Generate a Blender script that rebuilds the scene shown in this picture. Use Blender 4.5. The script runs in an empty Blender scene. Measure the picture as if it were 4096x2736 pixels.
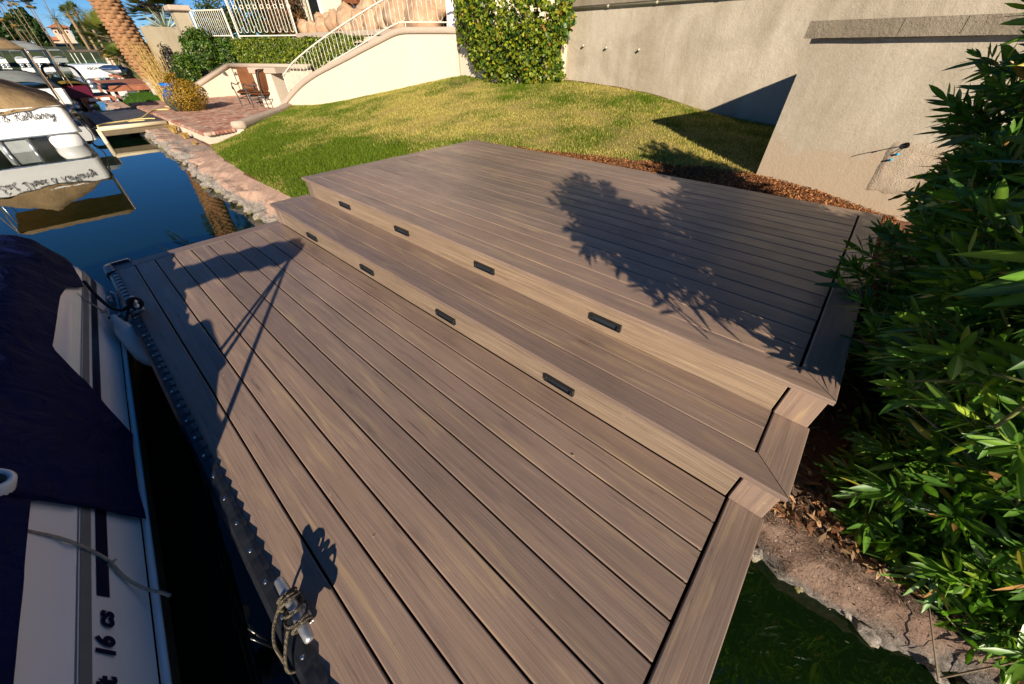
import bpy, math, random
import numpy as np
from mathutils import Vector, Matrix, noise

scn = bpy.context.scene
# ------------------------------------------------------------------ camera, world, sun
cam_d = bpy.data.cameras.new('camera'); cam = bpy.data.objects.new('camera', cam_d)
scn.collection.objects.link(cam); scn.camera = cam
cam_d.sensor_fit = 'HORIZONTAL'; cam_d.sensor_width = 36.0; cam_d.lens = 12.334
cam_d.clip_start = 0.05; cam_d.clip_end = 3000
PITCH, ROLL, YAW = math.radians(40.084), math.radians(-0.666), math.radians(-42.283)
CAM = Vector((4.50, 0.288, 1.499))
fw = Vector((math.sin(YAW)*math.cos(PITCH), math.cos(YAW)*math.cos(PITCH), -math.sin(PITCH)))
rt = Vector((math.cos(YAW), -math.sin(YAW), 0)); up = rt.cross(fw)
r2 = rt*math.cos(ROLL) + up*math.sin(ROLL); u2 = -rt*math.sin(ROLL) + up*math.cos(ROLL)
M = Matrix((r2, u2, -fw)).transposed().to_4x4(); M.translation = CAM
cam.matrix_world = M

ELEV = math.radians(22.5)
SUNH = Vector((0.755, -0.656, 0)).normalized()          # horizontal direction towards the sun
sun_dir = SUNH*math.cos(ELEV) + Vector((0, 0, math.sin(ELEV)))
w = bpy.data.worlds.new('World'); scn.world = w; w.use_nodes = True
nt = w.node_tree; nt.nodes.clear()
sky = nt.nodes.new('ShaderNodeTexSky'); sky.sky_type = 'NISHITA'; sky.sun_disc = False
sky.sun_elevation = ELEV; sky.sun_rotation = math.atan2(SUNH.x, SUNH.y)
sky.air_density = 0.6; sky.dust_density = 0.0; sky.ozone_density = 5.5
bg = nt.nodes.new('ShaderNodeBackground'); bg.inputs[1].default_value = 0.058
wo = nt.nodes.new('ShaderNodeOutputWorld')
hs_ = nt.nodes.new('ShaderNodeHueSaturation'); hs_.inputs['Saturation'].default_value = 1.16
nt.links.new(sky.outputs[0], hs_.inputs['Color']); nt.links.new(hs_.outputs[0], bg.inputs[0]); nt.links.new(bg.outputs[0], wo.inputs[0])
sl = bpy.data.lights.new('sun', 'SUN'); sl.energy = 5.0; sl.angle = math.radians(0.53); sl.color = (1.0, 0.88, 0.72)
so = bpy.data.objects.new('sun', sl); scn.collection.objects.link(so)
so.rotation_euler = sun_dir.to_track_quat('Z', 'Y').to_euler()
vs = scn.view_settings; vs.view_transform = 'Standard'; vs.look = 'None'; vs.exposure = 0.70; vs.gamma = 1.0
vs.use_curve_mapping = False
scn.render.engine = 'CYCLES'

# ------------------------------------------------------------------ helpers
COL = scn.collection
random.seed(7); RNG = np.random.default_rng(7)
WLOC = {}
def wl(o): return WLOC.get(o.name, Vector((0, 0, 0))) if o else Vector((0, 0, 0))
def tag(o, label=None, cat=None, group=None, kind=None):
    if label: o['label'] = label
    if cat: o['category'] = cat
    if group: o['group'] = group
    if kind: o['kind'] = kind
    return o
def empty(name, loc, label, cat, group=None):
    o = bpy.data.objects.new(name, None); COL.objects.link(o); o.location = loc
    o.empty_display_size = 0.1
    WLOC[o.name] = Vector(loc); return tag(o, label, cat, group)
def mesh_obj(name, verts, faces, mat, parent=None, smooth=False, loc=None):
    """verts in world coordinates; origin at loc (or at the parent's origin)."""
    L = Vector(loc) if loc is not None else wl(parent)
    me = bpy.data.meshes.new(name)
    V = np.asarray(verts, dtype=np.float64) - np.array(L)
    me.from_pydata(V.tolist(), [], [list(map(int, f)) for f in faces])
    if smooth: me.polygons.foreach_set('use_smooth', [True]*len(me.polygons))
    if mat: me.materials.append(mat)
    me.update()
    return inst(name, me, L, parent)
def inst(name, me, wloc, parent=None, rot=None, scale=None):
    o = bpy.data.objects.new(name, me); COL.objects.link(o)
    if parent: o.parent = parent
    o.location = Vector(wloc) - wl(parent)
    if rot is not None: o.rotation_euler = rot
    if scale is not None: o.scale = scale
    WLOC[o.name] = Vector(wloc); return o
def np_mesh(name, V, F, mat, parent=None, col=None, smooth=False, loc=(0, 0, 0)):
    """fast mesh from numpy arrays: V (n,3), F (m,k)."""
    L = np.array(loc, dtype=np.float64)
    me = bpy.data.meshes.new(name); k = F.shape[1]
    me.vertices.add(len(V)); me.vertices.foreach_set('co', (V-L).astype(np.float32).ravel())
    me.loops.add(F.size); me.loops.foreach_set('vertex_index', F.astype(np.int32).ravel())
    me.polygons.add(len(F)); me.polygons.foreach_set('loop_start', np.arange(0, F.size, k, dtype=np.int32))
    me.polygons.foreach_set('loop_total', np.full(len(F), k, dtype=np.int32))
    if smooth: me.polygons.foreach_set('use_smooth', np.ones(len(F), dtype=bool))
    me.update(calc_edges=True); me.validate()
    if col is not None:
        a = me.color_attributes.new('tint', 'FLOAT_COLOR', 'POINT')
        c = np.ones((len(V), 4), dtype=np.float32); c[:, :3] = col; a.data.foreach_set('color', c.ravel())
    if mat: me.materials.append(mat)
    return inst(name, me, loc, parent)

class MB:
    def __init__(s): s.v = []; s.f = []
    def add(s, V, F):
        n = len(s.v); s.v += [tuple(p) for p in V]; s.f += [[i+n for i in f] for f in F]; return s
    def box(s, x0, y0, z0, x1, y1, z1):
        V = [(x, y, z) for z in (z0, z1) for y in (y0, y1) for x in (x0, x1)]
        return s.add(V, [(0, 2, 3, 1), (4, 5, 7, 6), (0, 1, 5, 4), (2, 6, 7, 3), (0, 4, 6, 2), (1, 3, 7, 5)])
    def bbox(s, x0, y0, z0, x1, y1, z1, c=0.01):
        """box with chamfered edges"""
        import itertools
        pts = []; idx = {}
        for cx in (0, 1):
            for cy in (0, 1):
                for cz in (0, 1):
                    X = (x0, x1)[cx]; Y = (y0, y1)[cy]; Z = (z0, z1)[cz]
                    sx = c if cx == 0 else -c; sy = c if cy == 0 else -c; sz = c if cz == 0 else -c
                    for ax, p in enumerate(((X, Y+sy, Z+sz), (X+sx, Y, Z+sz), (X+sx, Y+sy, Z))):
                        idx[(cx, cy, cz, ax)] = len(pts); pts.append(p)
        F = []
        g = lambda a, b, c_, ax: idx[(a, b, c_, ax)]
        for k in (0, 1):
            F.append([g(k, 0, 0, 0), g(k, 1, 0, 0), g(k, 1, 1, 0), g(k, 0, 1, 0)][::1 if k else -1])
            F.append([g(0, k, 0, 1), g(0, k, 1, 1), g(1, k, 1, 1), g(1, k, 0, 1)][::1 if k else -1])
            F.append([g(0, 0, k, 2), g(1, 0, k, 2), g(1, 1, k, 2), g(0, 1, k, 2)][::1 if k else -1])
        for a in (0, 1):
            for b in (0, 1):
                F.append([g(a, b, 0, 0), g(a, b, 1, 0), g(a, b, 1, 1), g(a, b, 0, 1)])
                F.append([g(a, 0, b, 0), g(a, 1, b, 0), g(a, 1, b, 2), g(a, 0, b, 2)])
                F.append([g(0, a, b, 1), g(1, a, b, 1), g(1, a, b, 2), g(0, a, b, 2)])
                for d in (0, 1): F.append([g(a, b, d, 0), g(a, b, d, 1), g(a, b, d, 2)])
        return s.add(pts, F)
    def tube(s, path, rad, n=8, caps=True):
        path = [Vector(p) for p in path]; m = len(path)
        if not hasattr(rad, '__len__'): rad = [rad]*m
        V = []; F = []; nrm = None
        for i, p in enumerate(path):
            t = (path[min(i+1, m-1)]-path[max(i-1, 0)])
            t = t.normalized() if t.length > 1e-9 else Vector((0, 0, 1))
            if nrm is None:
                a = Vector((0, 0, 1)) if abs(t.z) < .9 else Vector((1, 0, 0)); nrm = a.cross(t).normalized()
            else:
                nrm = (nrm - t*nrm.dot(t)); nrm = nrm.normalized() if nrm.length > 1e-6 else Vector((1, 0, 0)).cross(t).normalized()
            b = t.cross(nrm)
            for k in range(n):
                a = 2*math.pi*k/n; V.append(p + (nrm*math.cos(a)+b*math.sin(a))*rad[i])
        for i in range(m-1):
            for k in range(n):
                k2 = (k+1) % n; F.append((i*n+k, i*n+k2, (i+1)*n+k2, (i+1)*n+k))
        if caps: F.append(tuple(range(n-1, -1, -1))); F.append(tuple((m-1)*n+k for k in range(n)))
        return s.add(V, F)
    def lathe(s, prof, cx, cy, n=24):
        """prof list of (r,z)"""
        V = []; F = []; m = len(prof)
        for r, z in prof:
            for k in range(n):
                a = 2*math.pi*k/n; V.append((cx+r*math.cos(a), cy+r*math.sin(a), z))
        for i in range(m-1):
            for k in range(n):
                k2 = (k+1) % n; F.append((i*n+k, i*n+k2, (i+1)*n+k2, (i+1)*n+k))
        return s.add(V, F)
    def prism(s, poly, d):
        """poly list of 3-D points, extruded by vector d"""
        n = len(poly); d = Vector(d); V = [Vector(p) for p in poly]; V += [p+d for p in V]
        F = [tuple(range(n-1, -1, -1)), tuple(range(n, 2*n))]
        F += [(i, (i+1) % n, n+(i+1) % n, n+i) for i in range(n)]
        return s.add(V, F)
    def sweep(s, path, prof, closed=True):
        """path list of (origin, axis_a, axis_b); prof list of (a,b)"""
        V = []; F = []; n = len(prof)
        for o, a, b in path:
            for p, q in prof: V.append(Vector(o)+Vector(a)*p+Vector(b)*q)
        for i in range(len(path)-1):
            for k in range(n if closed else n-1):
                k2 = (k+1) % n; F.append((i*n+k, i*n+k2, (i+1)*n+k2, (i+1)*n+k))
        if closed: F.append(tuple(range(n-1, -1, -1))); F.append(tuple((len(path)-1)*n+k for k in range(n)))
        return s.add(V, F)
    def obj(s, name, mat, parent=None, smooth=False, loc=None):
        return mesh_obj(name, s.v, s.f, mat, parent, smooth, loc)

def blob(seed, n=2, amp=.22, freq=1.6, sx=1, sy=1, sz=1):
    """lumpy stone: unit sphere displaced by noise"""
    V = []; F = []; nu, nv = 6*n, 4*n
    for i in range(nv+1):
        th = math.pi*i/nv
        for k in range(nu):
            ph = 2*math.pi*k/nu
            p = Vector((math.sin(th)*math.cos(ph), math.sin(th)*math.sin(ph), math.cos(th)))
            d = 1+amp*noise.noise(p*freq+Vector((seed*3.1, seed*1.7, seed)))*2 + amp*.5*noise.noise(p*freq*2.7+Vector((seed, 5, 2)))*2
            V.append((p.x*d*sx, p.y*d*sy, p.z*d*sz))
    for i in range(nv):
        for k in range(nu):
            k2 = (k+1) % nu; F.append((i*nu+k, (i+1)*nu+k, (i+1)*nu+k2, i*nu+k2))
    return V, F

# ------------------------------------------------------------------ materials
def new_mat(name):
    m = bpy.data.materials.new(name); m.use_nodes = True
    t = m.node_tree; b = t.nodes['Principled BSDF']; return m, t, b
def nd(t, typ, **kw):
    n = t.nodes.new(typ)
    for k, v in kw.items():
        if k.startswith('i_'): n.inputs[int(k[2:])].default_value = v
        else: setattr(n, k, v)
    return n
def ramp(t, stops, interp='LINEAR'):
    n = t.nodes.new('ShaderNodeValToRGB'); cr = n.color_ramp; cr.interpolation = interp
    while len(cr.elements) < len(stops): cr.elements.new(0.5)
    for e, (p, c) in zip(cr.elements, stops):
        e.position = p; e.color = (*c, 1) if len(c) == 3 else c
    return n
def coords(t, scale=(1, 1, 1), space='Object', rnd=0.0):
    tc = t.nodes.new('ShaderNodeTexCoord'); mp = t.nodes.new('ShaderNodeMapping')
    src = tc.outputs[space]
    if rnd:
        oi = t.nodes.new('ShaderNodeObjectInfo'); mul = nd(t, 'ShaderNodeVectorMath', operation='SCALE')
        comb = t.nodes.new('ShaderNodeCombineXYZ')
        for k in range(3): t.links.new(oi.outputs['Random'], comb.inputs[k])
        mul.inputs[3].default_value = rnd; t.links.new(comb.outputs[0], mul.inputs[0])
        ad = nd(t, 'ShaderNodeVectorMath', operation='ADD'); t.links.new(src, ad.inputs[0]); t.links.new(mul.outputs[0], ad.inputs[1]); src = ad.outputs[0]
    mp.inputs['Scale'].default_value = scale; t.links.new(src, mp.inputs[0]); return mp.outputs[0]
def tnoise(t, vec, scale=5, detail=4, rough=.55, dist=0.0):
    n = t.nodes.new('ShaderNodeTexNoise'); n.inputs['Scale'].default_value = scale; n.inputs['Detail'].default_value = detail
    n.inputs['Roughness'].default_value = rough; n.inputs['Distortion'].default_value = dist
    t.links.new(vec, n.inputs['Vector']); return n
def mix(t, a, b, fac, mode='MIX'):
    n = t.nodes.new('ShaderNodeMix'); n.data_type = 'RGBA'; n.blend_type = mode
    for s, v in ((6, a), (7, b), (0, fac)):
        if hasattr(v, 'is_linked') or hasattr(v, 'links'): t.links.new(v, n.inputs[s])
        else: n.inputs[s].default_value = (*v, 1) if isinstance(v, tuple) and len(v) == 3 else v
    return n.outputs[2]
def bump(t, b, h, strength=.3, dist=.01):
    n = t.nodes.new('ShaderNodeBump'); n.inputs['Strength'].default_value = strength; n.inputs['Distance'].default_value = dist
    t.links.new(h, n.inputs['Height']); t.links.new(n.outputs[0], b.inputs['Normal']); return n
def simple(name, col, rough=.6, metal=0.0, var=.12, scale=8, spec=.4, bmp=0.0, bscale=60, rnd=3.0):
    m, t, b = new_mat(name); v = coords(t, rnd=rnd)
    n = tnoise(t, v, scale, 5, .6)
    lo = tuple(max(0, c*(1-var)) for c in col); hi = tuple(min(1, c*(1+var)) for c in col)
    r = ramp(t, [(.3, lo), (.7, hi)]); t.links.new(n.outputs[0], r.inputs[0]); t.links.new(r.outputs[0], b.inputs['Base Color'])
    b.inputs['Roughness'].default_value = rough; b.inputs['Metallic'].default_value = metal; b.inputs['Specular IOR Level'].default_value = spec
    if bmp:
        n2 = tnoise(t, v, bscale, 4, .6); bump(t, b, n2.outputs[0], bmp, .01)
    return m
def tint_mat(name, rough=.5, spec=.3, trans=.0, var=.25, vscale=30):
    """leaf/blade material coloured by the per-piece tint attribute"""
    m, t, b = new_mat(name); a = t.nodes.new('ShaderNodeAttribute'); a.attribute_name = 'tint'
    n = tnoise(t, coords(t), vscale, 3); r = ramp(t, [(.3, (1-var,)*3), (.7, (1+var,)*3)]); t.links.new(n.outputs[0], r.inputs[0])
    c = mix(t, a.outputs[0], r.outputs[0], 1.0, 'MULTIPLY'); t.links.new(c, b.inputs['Base Color'])
    b.inputs['Roughness'].default_value = rough; b.inputs['Specular IOR Level'].default_value = spec
    if trans:
        tr = t.nodes.new('ShaderNodeBsdfTranslucent'); c2 = mix(t, c, (1.6, 1.8, .6), 1.0, 'MULTIPLY'); t.links.new(c2, tr.inputs[0])
        ms = t.nodes.new('ShaderNodeMixShader'); ms.inputs[0].default_value = trans
        t.links.new(b.outputs[0], ms.inputs[1]); t.links.new(tr.outputs[0], ms.inputs[2]); t.links.new(ms.outputs[0], t.nodes['Material Output'].inputs[0])
    return m

def plank_mat(name, base, tan, dark, graylo, g3=.82, g2=.50):
    m, t, b = new_mat(name)
    v1 = coords(t, (.95, 10, 10), rnd=37.0); n1 = tnoise(t, v1, 1.8, 4, .55, .8)
    r1 = ramp(t, [(.30, graylo), (.43, base), (.55, base), (.70, tan)]); t.links.new(n1.outputs[0], r1.inputs[0])
    v2 = coords(t, (.9, 26, 26), rnd=61.0); n2 = tnoise(t, v2, 2.0, 5, .62, 1.1)
    r2_ = ramp(t, [(.27, (g2,)*3), (.37, (.90,)*3), (.5, (1,)*3), (.70, (1.10, 1.07, 1.02))]); t.links.new(n2.outputs[0], r2_.inputs[0])
    c = mix(t, r1.outputs[0], r2_.outputs[0], .95, 'MULTIPLY')
    v3 = coords(t, (1.6, 120, 120), rnd=17.0); n3 = tnoise(t, v3, 1.4, 4, .65)
    r3 = ramp(t, [(.32, (g3,)*3), (.62, (1.08,)*3)]); t.links.new(n3.outputs[0], r3.inputs[0])
    c = mix(t, c, r3.outputs[0], .9, 'MULTIPLY')
    oi = t.nodes.new('ShaderNodeObjectInfo'); n8 = tnoise(t, t.nodes.new('ShaderNodeNewGeometry').outputs['Position'], 1.3, 5, .6); r8 = ramp(t, [(.3, (.88, .87, .86)), (.7, (1.10, 1.10, 1.10))]); t.links.new(n8.outputs[0], r8.inputs[0]); c = mix(t, c, r8.outputs[0], 1.0, 'MULTIPLY')
    n9 = tnoise(t, coords(t, (3, 9, 9), rnd=71.0), 3.5, 2, .5, 3.0); r9 = ramp(t, [(.735, (0,)*3), (.76, (.45,)*3)]); t.links.new(n9.outputs[0], r9.inputs[0]); c = mix(t, c, (.46, .38, .32), r9.outputs[0])
    r5 = ramp(t, [(0, (.82, .81, .82)), (.5, (1.0, .99, .98)), (1, (1.14, 1.09, 1.02))]); t.links.new(oi.outputs['Random'], r5.inputs[0])
    c = mix(t, c, r5.outputs[0], 1.0, 'MULTIPLY'); t.links.new(c, b.inputs['Base Color'])
    n6 = tnoise(t, coords(t, (1, 3, 3), rnd=5.0), 3, 3); r6 = ramp(t, [(.3, (.34,)*3), (.7, (.50,)*3)]); t.links.new(n6.outputs[0], r6.inputs[0]); t.links.new(r6.outputs[0], b.inputs['Roughness'])
    b.inputs['Specular IOR Level'].default_value = .62
    bump(t, b, n3.outputs[0], .28, .004)
    return m
M_PLANK = plank_mat('composite_decking', (.262, .187, .145), (.35, .255, .165), (.12, .09, .08), (.205, .148, .120), .78, .40)
M_RISER = plank_mat('composite_riser', (.285, .212, .150), (.33, .252, .180), (.15, .11, .08), (.24, .175, .125), .60, .42)
M_BLACKVOID = simple('gap_shade_black', (.006, .006, .006), .9, spec=.05)  # near-black base colour paints the darkness seen through the deck gaps

def stucco(name, col, stain, bmp=.5, bsc=55, spots=None, streak=True):
    m, t, b = new_mat(name); v = coords(t)
    n1 = tnoise(t, v, .9, 6, .6, .8); n2 = tnoise(t, coords(t, (1.6, 1.6, .35)), 1.1, 5, .6)
    r1 = ramp(t, [(.3, stain), (.58, col)]); t.links.new(n1.outputs[0], r1.inputs[0])
    c = r1.outputs[0]
    if streak:
        r2b = ramp(t, [(.32, (.80, .78, .74)), (.6, (1.04,)*3)]); t.links.new(n2.outputs[0], r2b.inputs[0]); c = mix(t, c, r2b.outputs[0], 1.0, 'MULTIPLY')
    n4 = tnoise(t, v, 22, 5, .7); r4 = ramp(t, [(.3, (.92,)*3), (.7, (1.06,)*3)]); t.links.new(n4.outputs[0], r4.inputs[0]); c = mix(t, c, r4.outputs[0], 1.0, 'MULTIPLY')
    if spots:  # dirt splashed up from the soil, with a ragged upper edge
        sep = t.nodes.new('ShaderNodeSeparateXYZ'); t.links.new(coords(t), sep.inputs[0])
        n5 = tnoise(t, coords(t, (1, 1, 2)), 3.0, 5, .65)
        ma = nd(t, 'ShaderNodeMath', operation='MULTIPLY_ADD'); t.links.new(n5.outputs[0], ma.inputs[0]); ma.inputs[1].default_value = -1.1; t.links.new(sep.outputs[2], ma.inputs[2])
        rr = ramp(t, [(0.0, (1,)*3), (.16, (0,)*3)]); mm = nd(t, 'ShaderNodeMath', operation='SUBTRACT'); t.links.new(ma.outputs[0], mm.inputs[0]); mm.inputs[1].default_value = spots[0]
        t.links.new(mm.outputs[0], rr.inputs[0]); c = mix(t, c, spots[1], rr.outputs[0])
    t.links.new(c, b.inputs['Base Color']); b.inputs['Roughness'].default_value = .9; b.inputs['Specular IOR Level'].default_value = .15
    n3 = tnoise(t, v, bsc, 5, .7); n6 = tnoise(t, v, 7, 4, .6)
    add = nd(t, 'ShaderNodeMath', operation='MULTIPLY_ADD'); t.links.new(n6.outputs[0], add.inputs[0]); add.inputs[1].default_value = 1.6; t.links.new(n3.outputs[0], add.inputs[2])
    bump(t, b, add.outputs[0], bmp, .012); return m
M_TAN = stucco('weathered_tan_stucco', (.46, .40, .31), (.335, .285, .21), .6, 45)
M_TAN2 = stucco('weathered_side_stucco', (.45, .395, .31), (.36, .31, .235), .36, 50, spots=(-.22, (.37, .29, .205)))
M_TANCAP = stucco('grey_brown_coping', (.27, .225, .165), (.20, .165, .12), .9, 60)
M_CREAM = stucco('cream_stucco', (.66, .56, .435), (.63, .53, .405), .12, 60, streak=False)
M_CREAM2 = stucco('cream_house_stucco', (.76, .66, .50), (.70, .60, .45), .15, 50, streak=False)
M_CAP = stucco('taupe_coping', (.47, .375, .29), (.43, .34, .265), .25, 60, streak=False)
M_SHADEWALL = stucco('sand_garden_wall', (.42, .36, .25), (.38, .32, .23), .2, 50)
M_BLACKPL = simple('black_rubber', (.012, .013, .016), .32, var=.5, scale=14, spec=.5, bmp=.15, bscale=40)
M_BLACKMET = simple('black_cast_metal', (.010, .010, .011), .38, var=.3, spec=.5)
M_LENS = simple('dark_lens', (.02, .028, .036), .12, spec=.6)
M_STEEL = simple('galvanised_steel', (.62, .62, .60), .38, metal=.85, var=.2, scale=30, bmp=.25, bscale=140)
M_RIVET = simple('zinc_screw', (.72, .72, .70), .25, metal=1.0)
M_WHITE = simple('white_gelcoat', (.88, .87, .84), .16, var=.04, scale=2, spec=.5)
M_WHITE2 = simple('white_panel', (.80, .80, .76), .25, var=.04, scale=2, spec=.5)
M_NAVYSTRIPE = simple('navy_stripe', (.012, .014, .04), .3, var=.1)
M_GREYSTRIPE = simple('grey_stripe', (.20, .21, .20), .3, var=.1)
M_ALU = simple('aluminium', (.72, .72, .70), .25, metal=.9, var=.1)
M_IVORY = simple('ivory_painted_iron', (.72, .66, .54), .45, var=.06, scale=20)
def canvas(name, col, rough=.75, fold=.5, fs=6):
    m, t, b = new_mat(name); v = coords(t)
    n = tnoise(t, v, 3, 5, .6); r = ramp(t, [(.3, tuple(c*.8 for c in col)), (.7, tuple(min(1, c*1.2) for c in col))]); t.links.new(n.outputs[0], r.inputs[0]); t.links.new(r.outputs[0], b.inputs['Base Color'])
    b.inputs['Roughness'].default_value = rough; b.inputs['Specular IOR Level'].default_value = .12
    n2 = tnoise(t, v, fs, 4, .5, 1.2); bump(t, b, n2.outputs[0], fold, .05); return m
M_NAVY = canvas('navy_canvas', (.0040, .0078, .050), .8, .9, 6)
M_KHAKI = canvas('khaki_canvas', (.30, .205, .105), .8, .5, 5)
M_GREYCAN = canvas('grey_canvas', (.26, .28, .27), .8, .4, 5)
M_BROWNC = canvas('brown_cushion', (.155, .062, .026), .85, .25, 8)
M_IRON = simple('grey_wrought_iron', (.05, .055, .055), .45, var=.3, spec=.5)
M_ROPE = simple('beige_rope', (.42, .34, .24), .9, var=.3, scale=60, bmp=.5, bscale=120)
M_FENDER = simple('white_vinyl_fender', (.60, .60, .56), .35, var=.08, scale=5)
# ------------------------------------------------------------------ water, terrain, bank
ZW = -0.45
def water_mat():
    m, t, b = new_mat('lake_water'); t.nodes.remove(b)
    v = coords(t, (1, 1, 1)); n1 = tnoise(t, v, .9, 2, .5); n2 = tnoise(t, v, 5, 2, .5)
    ad = nd(t, 'ShaderNodeMath', operation='MULTIPLY_ADD'); t.links.new(n2.outputs[0], ad.inputs[0]); ad.inputs[1].default_value = .10; t.links.new(n1.outputs[0], ad.inputs[2])
    bp = t.nodes.new('ShaderNodeBump'); bp.inputs['Strength'].default_value = .035; bp.inputs['Distance'].default_value = .06; t.links.new(ad.outputs[0], bp.inputs['Height'])
    fr = t.nodes.new('ShaderNodeFresnel'); fr.inputs[0].default_value = 1.5; t.links.new(bp.outputs[0], fr.inputs[1])
    gl = t.nodes.new('ShaderNodeBsdfGlossy'); gl.inputs['Roughness'].default_value = .0; gl.inputs[0].default_value = (1, 1, 1, 1); t.links.new(bp.outputs[0], gl.inputs['Normal'])
    tr = t.nodes.new('ShaderNodeBsdfTransparent'); tr.inputs[0].default_value = (.30, .40, .12, 1)
    df = t.nodes.new('ShaderNodeBsdfDiffuse'); df.inputs[0].default_value = (.0045, .014, .003, 1)
    m1 = t.nodes.new('ShaderNodeMixShader'); m1.inputs[0].default_value = .32; t.links.new(df.outputs[0], m1.inputs[1]); t.links.new(tr.outputs[0], m1.inputs[2])
    m2 = t.nodes.new('ShaderNodeMixShader'); t.links.new(fr.outputs[0], m2.inputs[0]); t.links.new(m1.outputs[0], m2.inputs[1]); t.links.new(gl.outputs[0], m2.inputs[2])
    t.links.new(m2.outputs[0], t.nodes['Material Output'].inputs[0]); return m
M_WATER = water_mat()
tag(mesh_obj('lake_water', [(-900, -700, ZW), (60, -700, ZW), (60, 500, ZW), (-900, 500, ZW)], [(0, 1, 2, 3)], M_WATER), kind='structure')
M_BED = simple('lake_bed_mud', (.030, .042, .010), .95, var=.4, scale=2, spec=.1)
tag(mesh_obj('lake_bed', [(-900, -700, -1.7), (60, -700, -1.7), (60, 500, -1.7), (-900, 500, -1.7)], [(0, 1, 2, 3)], M_BED), kind='structure')

NW = np.array([-10.6, 5.65]); KW = np.array([-4.45, 8.25]); DW = (KW-NW)/np.linalg.norm(KW-NW)   # line of the stair wall
def onw(s, z): return (NW[0]+DW[0]*s, NW[1]+DW[1]*s, z)
CP = [(-1.0, 1.9, -.06), (-2.1, 1.95, -.09), (-3.0, 2.0, -.10), (-4.8, 2.1, -.12), (-5.9, 2.25, -.16), (-7.3, 2.45, -.30), (-7.35, 3.3, -.08),
      (-9.6, 5.2, .03), (-8.4, 4.2, .0), (-10.3, 5.55, .08), (-.15, 1.9, .06), (-.1, 2.6, .20), (-.1, 3.4, .29), (-.05, 4.45, .37),
      (1.2, 4.6, .385), (2.5, 4.6, .38), (3.6, 4.65, .375), (4.4, 4.7, .32), (4.85, 5.05, .25), (4.9, 4.4, .16), (4.9, 3.2, .0), (4.9, 2.3, -.17), (5.0, 1.85, -.27),
      (6, 1.85, -.27), (6, 3, -.05), (6, 5, .25), (8, 1.9, -.25), (8, 5, .3), (12, 2, -.2), (12, 5, .3), (3.78, 5.1, .40),
      (1.6, 7.0, .58), (3.15, 8.5, .42), (1.93, 8.5, .56), (.9, 8.5, .75), (-1.4, 8.5, .91), (-3, 8.5, .80), (-4.4, 8.2, .90), (0, 6.5, .60), (-2, 6.4, .62), (-3, 4.2, .22), (-1.5, 3.2, .16), (-5, 4.5, .2), (-6, 3.3, .0)]
for s, z in ((.4, .08), (2.17, .19), (3.62, .42), (4.75, .60), (5.89, .79), (6.5, .88)): CP.append(onw(s, z))
CP = np.array(CP)
def _tps(d): return np.where(d > 1e-9, d*d*np.log(np.maximum(d, 1e-9)), 0)
def _fit():
    n = len(CP); D = np.hypot(CP[:, None, 0]-CP[None, :, 0], CP[:, None, 1]-CP[None, :, 1])
    A = np.zeros((n+3, n+3)); A[:n, :n] = _tps(D)+np.eye(n)*.004; A[:n, n] = 1; A[:n, n+1:] = CP[:, :2]; A[n, :n] = 1; A[n+1:, :n] = CP[:, :2].T
    return np.linalg.solve(A, np.concatenate([CP[:, 2], [0, 0, 0]]))
_TW = _fit()
def hgt(x, y):
    x = np.asarray(x, float); y = np.asarray(y, float); sh = x.shape; x = x.ravel(); y = y.ravel(); out = np.empty(len(x)); n = len(CP)
    for i in range(0, len(x), 20000):
        X = x[i:i+20000]; Y = y[i:i+20000]
        D = np.hypot(X[:, None]-CP[None, :, 0], Y[:, None]-CP[None, :, 1])
        out[i:i+20000] = _tps(D)@_TW[:n] + _TW[n] + _TW[n+1]*X + _TW[n+2]*Y
    return out.reshape(sh)

def vnoise(x, y, f, seed=0):
    """cheap smooth value noise in numpy"""
    x = np.asarray(x)*f+seed*17.3; y = np.asarray(y)*f+seed*9.1
    xi = np.floor(x).astype(int); yi = np.floor(y).astype(int); xf = x-xi; yf = y-yi
    xf = xf*xf*(3-2*xf); yf = yf*yf*(3-2*yf)
    def h(a, b):
        n = (a*374761393 + b*668265263 + seed*1442695) & 0x7fffffff; n = ((n ^ (n >> 13))*1274126177) & 0x7fffffff; return (n & 0xffff)/65535.
    return (h(xi, yi)*(1-xf)+h(xi+1, yi)*xf)*(1-yf)+(h(xi, yi+1)*(1-xf)+h(xi+1, yi+1)*xf)*yf

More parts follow.
